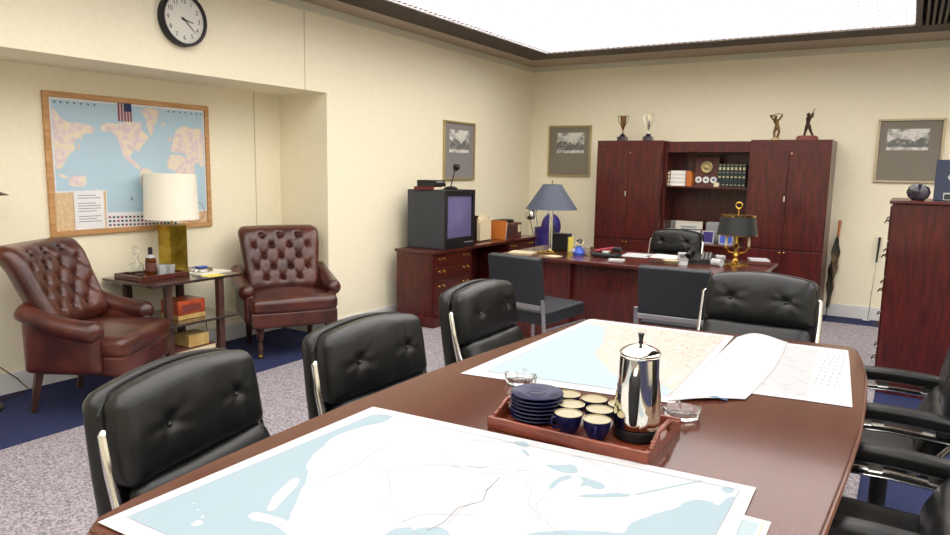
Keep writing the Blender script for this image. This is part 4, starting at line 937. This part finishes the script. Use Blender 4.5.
# under sheet
b = B(); b.mi = 0; b.box(-1.37, -.195, .82, 1.580, Z0, Z0+.001); b.mi = 1; flat(b, [(-.262, 1.56), (-.215, 1.56), (-.215, .84), (-.262, .84)], Z0+.0013, False); b.mi = 2; strip(b, [(-.208, 1.57), (-.208, .84)], .004, Z0+.0016)
tag(obj('under_map', b, ['paper', 'seapale', 'goldink']), 'map sheet with green border poking out beneath the large United States map', 'map', 'maps on the table')
b = B()
b.mi = 0; b.prism([(-1.40, .775), (-.23, .80), (-.243, 1.25), (-.254, 1.739), (-.8, 1.70), (-1.39, 1.663)], Z0+.002, Z0+.003)
z = Z0+.0034
b.mi = 1
flat(b, [(-1.368, .821), (-1.343, 1.618), (-1.283, 1.64), (-1.272, 1.574), (-1.308, 1.496), (-1.321, 1.404), (-1.292, 1.332), (-1.273, 1.273), (-1.237, 1.217), (-1.211, 1.20), (-1.161, 1.135), (-1.119, 1.066), (-1.085, 1.02), (-1.06, .985), (-1.036, .961), (-1.0, .93), (-.97, .88), (-.95, .825)], z)
flat(b, [(-.90, .83), (-.91, .95), (-.88, 1.03), (-.861, 1.072), (-.866, 1.095), (-.829, 1.128), (-.823, 1.096), (-.825, 1.126), (-.794, 1.155), (-.766, 1.159), (-.751, 1.144), (-.735, 1.10), (-.70, .98), (-.68, .98), (-.66, 1.1), (-.655, 1.16), (-.63, 1.22), (-.58, 1.28), (-.50, 1.33), (-.447, 1.346), (-.451, 1.395), (-.435, 1.441), (-.413, 1.484), (-.388, 1.523), (-.379, 1.574), (-.353, 1.598), (-.321, 1.6), (-.309, 1.585), (-.301, 1.652), (-.285, 1.664), (-.28, .83)], z)
for L_ in ([(-.743, 1.571), (-.705, 1.588), (-.68, 1.619), (-.643, 1.572), (-.673, 1.552), (-.712, 1.554)], [(-.68, 1.453), (-.684, 1.517), (-.653, 1.557), (-.646, 1.529), (-.666, 1.502), (-.661, 1.446)],
           [(-.653, 1.557), (-.605, 1.557), (-.559, 1.547), (-.565, 1.51), (-.6, 1.52), (-.612, 1.499), (-.621, 1.545)], [(-.603, 1.455), (-.545, 1.511), (-.486, 1.538), (-.513, 1.503), (-.59, 1.449)],
           [(-.329, 1.694), (-.299, 1.708), (-.295, 1.673), (-.318, 1.665)]): flat(b, L_, z)
strip(b, [(-.488, 1.534), (-.455, 1.584), (-.414, 1.645), (-.374, 1.703)], .008, z)
for L_ in ([(-.883, 1.65), (-.872, 1.675), (-.85, 1.679), (-.829, 1.652), (-.833, 1.636)], [(-.84, 1.62), (-.815, 1.60), (-.80, 1.592), (-.80, 1.60), (-.83, 1.63)]): flat(b, L_, z)
b.mi = 0
for L_ in ([(-1.217, 1.165), (-1.196, 1.089), (-1.162, 1.027), (-1.143, 1.000), (-1.128, 1.011), (-1.155, 1.073), (-1.185, 1.151)], [(-1.165, .987), (-1.154, .955), (-1.103, .973), (-1.04, .965), (-1.0, .94), (-1.06, 1.0), (-1.106, .996)],
           [(-1.229, .877), (-1.23, .895), (-1.214, .896), (-1.207, .887), (-1.218, .875)], [(-1.311, .938), (-1.302, .943), (-1.299, .935)], [(-1.276, .925), (-1.268, .928), (-1.268, .918)], [(-1.244, .913), (-1.239, .917), (-1.229, .908), (-1.234, .905)]): flat(b, L_, z+.0004)
b.mi = 2
strip(b, [(-1.368, .821), (-1.343, 1.618), (-.285, 1.70), (-.28, .83), (-1.368, .821)], .0022, z+.0003)
random.seed(3)
for (x, y, a, n_) in ((-.80, 1.60, -1.75, 16), (-.78, 1.40, -2.2, 10), (-1.0, 1.5, -1.3, 12), (-1.15, 1.45, -1.2, 12), (-.65, 1.42, -2.2, 9), (-.90, 1.45, .2, 9), (-.62, 1.30, 2.6, 8), (-.75, 1.25, -2.4, 9), (-1.1, 1.30, .3, 9), (-.95, 1.2, -1.0, 8), (-1.05, 1.60, -.2, 10), (-.7, 1.66, .1, 10)):
    P = [(x, y)]
    for k in range(n_): a += random.uniform(-.5, .5); x += .026*cos(a); y += .026*sin(a); P.append((x, y))
    strip(b, [p for p in P if -1.33 < p[0] < -.3 and .84 < p[1] < 1.69], .0016, z+.0003)
b.mi = 3
strip(b, [(-.80, 1.44), (-.79, 1.36), (-.77, 1.31), (-.80, 1.25), (-.79, 1.18), (-.80, 1.13)], .0024, z+.0003)
tag(obj('united_states_map', b, ['white', 'seadeep', 'line', 'inkfaint']), 'large white and blue map of the United States nearest the camera', 'map', 'maps on the table')
# far map
b = B(); b.mi = 0; b.prism([(-1.365, 2.135), (-1.345, 3.31), (-1.33, 3.335), (-.641, 3.378), (-.60, 2.254)], Z0, Z0+.001)
z = Z0+.0014
b.mi = 2; flat(b, [(-1.30, 2.21), (-1.315, 3.28), (-.67, 3.33), (-.635, 2.31)], z, False)
b.mi = 1; flat(b, [(-1.30, 2.21), (-1.315, 3.22), (-1.20, 3.20), (-1.14, 3.0), (-1.09, 2.88), (-1.069, 2.697), (-.99, 2.6), (-.93, 2.50), (-.872, 2.42), (-.82, 2.55), (-.75, 2.47), (-.652, 2.409), (-.635, 2.31)], z+.0004)
b.mi = 3
random.seed(5)
for k in range(150):
    x = random.uniform(-1.15, -.68); y = random.uniform(2.5, 3.28)
    if y < 2.62+(-.68-x)*1.0: continue
    L_ = random.uniform(.008, .035); a = random.uniform(-.4, .4)+1.9; strip(b, [(x, y), (x+L_*cos(a), y+L_*sin(a))], .003, z+.0008)
b.mi = 4; strip(b, [(-1.30, 2.21), (-1.315, 3.28), (-.67, 3.33), (-.635, 2.31), (-1.30, 2.21)], .002, z+.0008)
tag(obj('coastal_map', b, ['white', 'seapale', 'landora', 'mappink', 'line']), 'pale blue and pinkish map spread at the far left of the table', 'map', 'maps on the table')
# right grey map
b = B(); b.mi = 0; b.prism([(-.50, 2.50), (-.50, 3.36), (-.442, 3.38), (-.168, 3.40), (-.15, 3.2), (-.098, 2.555), (-.25, 2.54)], Z0, Z0+.001)
z = Z0+.0014; b.mi = 1; flat(b, [(-.46, 2.58), (-.44, 3.34), (-.28, 3.35), (-.24, 2.58)], z, False)
b.mi = 2
for k in range(9):
    for c_ in range(4): y = 3.28-k*.06; x = -.235+c_*.022+.004*k*0; strip(b, [(x, y), (x-.001, y-.035)], .005, z)
tag(obj('chart_sheet', b, ['white', 'landgrey', 'line']), 'grey printed chart sheet at the far right corner of the table', 'map', 'maps on the table')
# rolled page
def roll(u, v):
    x = -.625+(.215)*u+.02*sin(pi*v)*u; y = (2.262-.0*v)+(3.365-2.262)*v + (.17*u*(1-v)) + (.03*u*v)
    zz_ = Z0+.003+.024*sin(pi*min(1, u*1.02))**1.2*(.3+.75*v)
    return (x-.02*sin(pi*u)*v, y, zz_)
b = B(); b.grid(roll, 22, 30, .0008); ro = tag(obj('curled_map_page', b, 'white', ang=180), 'blank white page curling up over the middle of the far maps', 'map', 'maps on the table')
b = B(); b.grid(lambda u, v: (-.545+.085*u-ro.location.x, 2.350+.03*u+.05*v-ro.location.y, Z0+.0015+.010*sin(pi*u)*(1-.3*v)-ro.location.z), 10, 4, .0006)
o_ = obj('turned_corner', b, 'bluecorner', ro, ang=180); o_['label'] = 'blue printed underside of the page corner'

# ------------------------------------------------------------------ coffee tray
TX, TY, TZ0 = -.76, 1.875, .7405
t = thing('coffee_tray', 'mahogany serving tray with cups and coffee pot on the table', 'tray', (TX, TY, TZ0))
hx, hy = .232, .152
b = B(); b.box(-hx, hx, -hy, hy, 0, .010, .002); obj('base', b, 'tray', t)
mt_ = lambda s: Matrix(((1, 0, 0, 0), (0, 0, -1, s*hy+(.006 if s > 0 else .006)), (0, 1, 0, 0), (0, 0, 0, 1)))
for s in (-1, 1):
    b = B(); b.box(-hx-.01, hx+.01, s*hy-.006, s*hy+.006, 0, .036, .003); obj('side_rim', b, 'tray', t)
    b = B(); P = [(-hy-.0, .0), (hy, 0), (hy, .036), (hy-.03, .036), (hy-.055, .052), (.05, .062), (-.05, .062), (-hy+.055, .052), (-hy+.03, .036), (-hy, .036)]
    # end rim with a hand hole
    b.prism([(-hy+.006, 0), (hy-.006, 0), (hy-.006, .032), (-hy+.006, .032)], -.006, .006, mtx=TR((s*(hx+.004), 0, 0)) @ Matrix(((0, 0, 1, 0), (1, 0, 0, 0), (0, 1, 0, 0), (0, 0, 0, 1))))
    b.tube([(s*(hx+.004), -hy+.03, .030), (s*(hx+.004), -hy+.07, .044), (s*(hx+.004), -.05, .058), (s*(hx+.004), .05, .058), (s*(hx+.004), hy-.07, .044), (s*(hx+.004), hy-.03, .030)], .007, 8)
    b.box(s*(hx+.004)-.005, s*(hx+.004)+.005, -hy+.05, -.045, .030, .046); b.box(s*(hx+.004)-.005, s*(hx+.004)+.005, .045, hy-.05, .030, .046)
    obj('end_handle', b, 'tray', t)
SX, SY = -.906, 1.850
names = ('bottom', 'second from bottom', 'third from bottom', 'fourth from bottom', 'third from top', 'second from top', 'topmost')
b = B(); b.lathe([(0, 0), (.045, 0), (.048, .004), (.076, .009), (.080, .013), (.078, .015), (.048, .010), (.044, .007), (.026, .007), (.024, .009), (.022, .007), (0, .007)], seg=48)
s0 = obj('saucer', b, 'cobalt', None)
for k in range(7):
    o_ = s0 if k == 0 else s0.copy()
    if k: C.objects.link(o_)
    o_.location = (SX+.001*sin(k*3), SY+.001*cos(k*2), .751+.0115*k); tag(o_, 'dark blue saucer, %s of the stack on the coffee tray' % names[k], 'saucer', 'stacked saucers')
t = thing('coffee_cup', '', 'cup', (0, 0, 0), 0, 'coffee cups on the tray')
pr = [(.018, 0), (.021, 0), (.022, .004), (.028, .012), (.037, .03), (.041, .055), (.0415, .06), (.0395, .06), (.035, .03), (.026, .014), (0, .012)]
t.scale = (.94, .94, 1)
b = B(); b.lathe([(0, 0)]+pr[:7]+[(.040, .058), (.036, .03), (.027, .0135), (0, .0115)], seg=32); obj('body', b, 'cobalt', t)
b = B(); b.lathe([(.0412, .0585), (.0422, .0605), (.039, .0612), (.0345, .03), (.0255, .0145), (0, .0130)], seg=32); obj('lining', b, 'cupin', t)
b = B(); b.tube([(.038, 0, .048), (.050, 0, .05), (.055, 0, .037), (.048, 0, .022), (.033, 0, .018)], .0045, 8); obj('handle', b, 'cobalt', t)
cups = [(-.775, 1.79, 'front row left, directly right of the saucers', 3.9), (-.688, 1.79, 'front row right, nearest the coffee pot', 5), (-.80, 1.868, 'middle row left behind the front cup', 1.2), (-.713, 1.872, 'middle row centre', 4.4), (-.848, 1.948, 'back row left corner', 2.2), (-.762, 1.952, 'back row centre', 1), (-.676, 1.952, 'back row right, half hidden by pot', 2), (-.628, 1.782, 'front right corner under the pot spout', 3.0)]
cups = cups[:7]
for k, (x, y, l, a) in enumerate(cups):
    lab = 'navy blue coffee cup with beige inside, %s' % l
    if k == 0: t.location = (x, y, .7515); t.rotation_euler = (0, 0, a); t['label'] = lab
    else: dup(t, (x, y, .7515), a, lab)
# coffee pot
t = thing('coffee_pot', 'tall shiny steel coffee pot with dark handle on the tray', 'coffee pot', (-.602, 1.875, .7515))
b = B(); b.lathe([(0, 0), (.056, 0), (.062, .006), (.062, .03), (.058, .034), (0, .034)], seg=40); obj('base_ring', b, 'black', t)
b = B(); b.lathe([(.060, .034), (.0655, .038), (.064, .10), (.060, .17), (.056, .235), (.057, .240), (.054, .243)], seg=56); obj('body', b, 'silver', t)
b = B(); b.lathe([(.056, .243), (.0575, .247), (.054, .252), (.035, .263), (.012, .270), (.009, .272), (0, .272)], seg=56); lid = obj('lid', b, 'silver', t)
b = B(); b.lathe([(.008, .271), (.0055, .28), (.0075, .295), (.010, .301), (0, .302)], seg=18); obj('knob', b, 'black', lid)
hd = Vector((.20, -.975, 0)); hd.normalize(); sd_ = Vector((-hd.y, hd.x, 0))
b = B(); P = [hd*.056+Vector((0, 0, .205)), hd*.078+Vector((0, 0, .208)), hd*.095+Vector((0, 0, .195)), hd*.099+Vector((0, 0, .15)), hd*.096+Vector((0, 0, .10)), hd*.086+Vector((0, 0, .065))]
b.tube(P, [.008, .012, .015, .015, .013, .010], 12); obj('handle', b, 'black', t)
b = B(); b.tube([hd*.054+Vector((0, 0, .213)), hd*.088+Vector((0, 0, .214)), hd*.098+Vector((0, 0, .203))], [.006, .007, .005], 8); b.tube([hd*.062+Vector((0, 0, .07)), hd*.088+Vector((0, 0, .068))], .005, 8); obj('handle_mount', b, 'silver', t)
b = B(); b.tube([-hd*.055+Vector((0, 0, .19)), -hd*.075+Vector((0, 0, .205)), -hd*.088+Vector((0, 0, .228))], [.018, .014, .009], 12); obj('spout', b, 'silver', t)
# glass ashtrays
def ash(label, x, y, a):
    t = thing('glass_ashtray', label, 'ashtray', (x, y, .7435), a, 'clear glass ashtrays on the table')
    b = B(); b.lathe([(0, 0), (.050, 0), (.056, .006), (.060, .026), (.054, .028), (.040, .010), (0, .008)], seg=8); obj('dish', b, 'glass', t)
    for k in range(4):
        b = B(); b.lathe([(0, 0), (.008, 0), (.008, .006), (0, .006)], ((.052)*cos(k*pi/2), .052*sin(k*pi/2), .0275), 8); obj('cigarette_rest', b, 'glass', t)
ash('clear glass ashtray behind the stack of blue saucers', -1.125, 2.16, .2)
ash('clear glass ashtray right of the steel coffee pot', -.545, 2.14, .5)

# ------------------------------------------------------------------ small desk clutter
t = thing('folded_glasses', 'pair of dark folded spectacles beside the beige dish on the desk', 'glasses', (-1.72, 5.62, DZ), .3)
for s_ in (-1, 1): b = B(); b.tube([(s_*.03+.022*cos(2*pi*k/14), .018*sin(2*pi*k/14), .018) for k in range(14)], .0025, 6, closed=True); obj('lens_rim', b, 'black', t)
b = B(); b.tube([(.052, 0, .018), (.055, .03, .012), (-.03, .05, .004)], .0025, 6); obj('temple', b, 'black', t)
t = thing('white_desk_card', 'folded white card standing in front of the black telephone', 'card', (-1.52, 5.70, DZ), -.2)
b = B(); b.box(-.04, .04, -.002, .002, 0, .055, .0008, mtx=RX(R(-20))); obj('front_leaf', b, 'white', t)
b = B(); b.box(-.04, .04, .016, .020, 0, .052, .0008, mtx=RX(R(14))); obj('back_leaf', b, 'white', t)
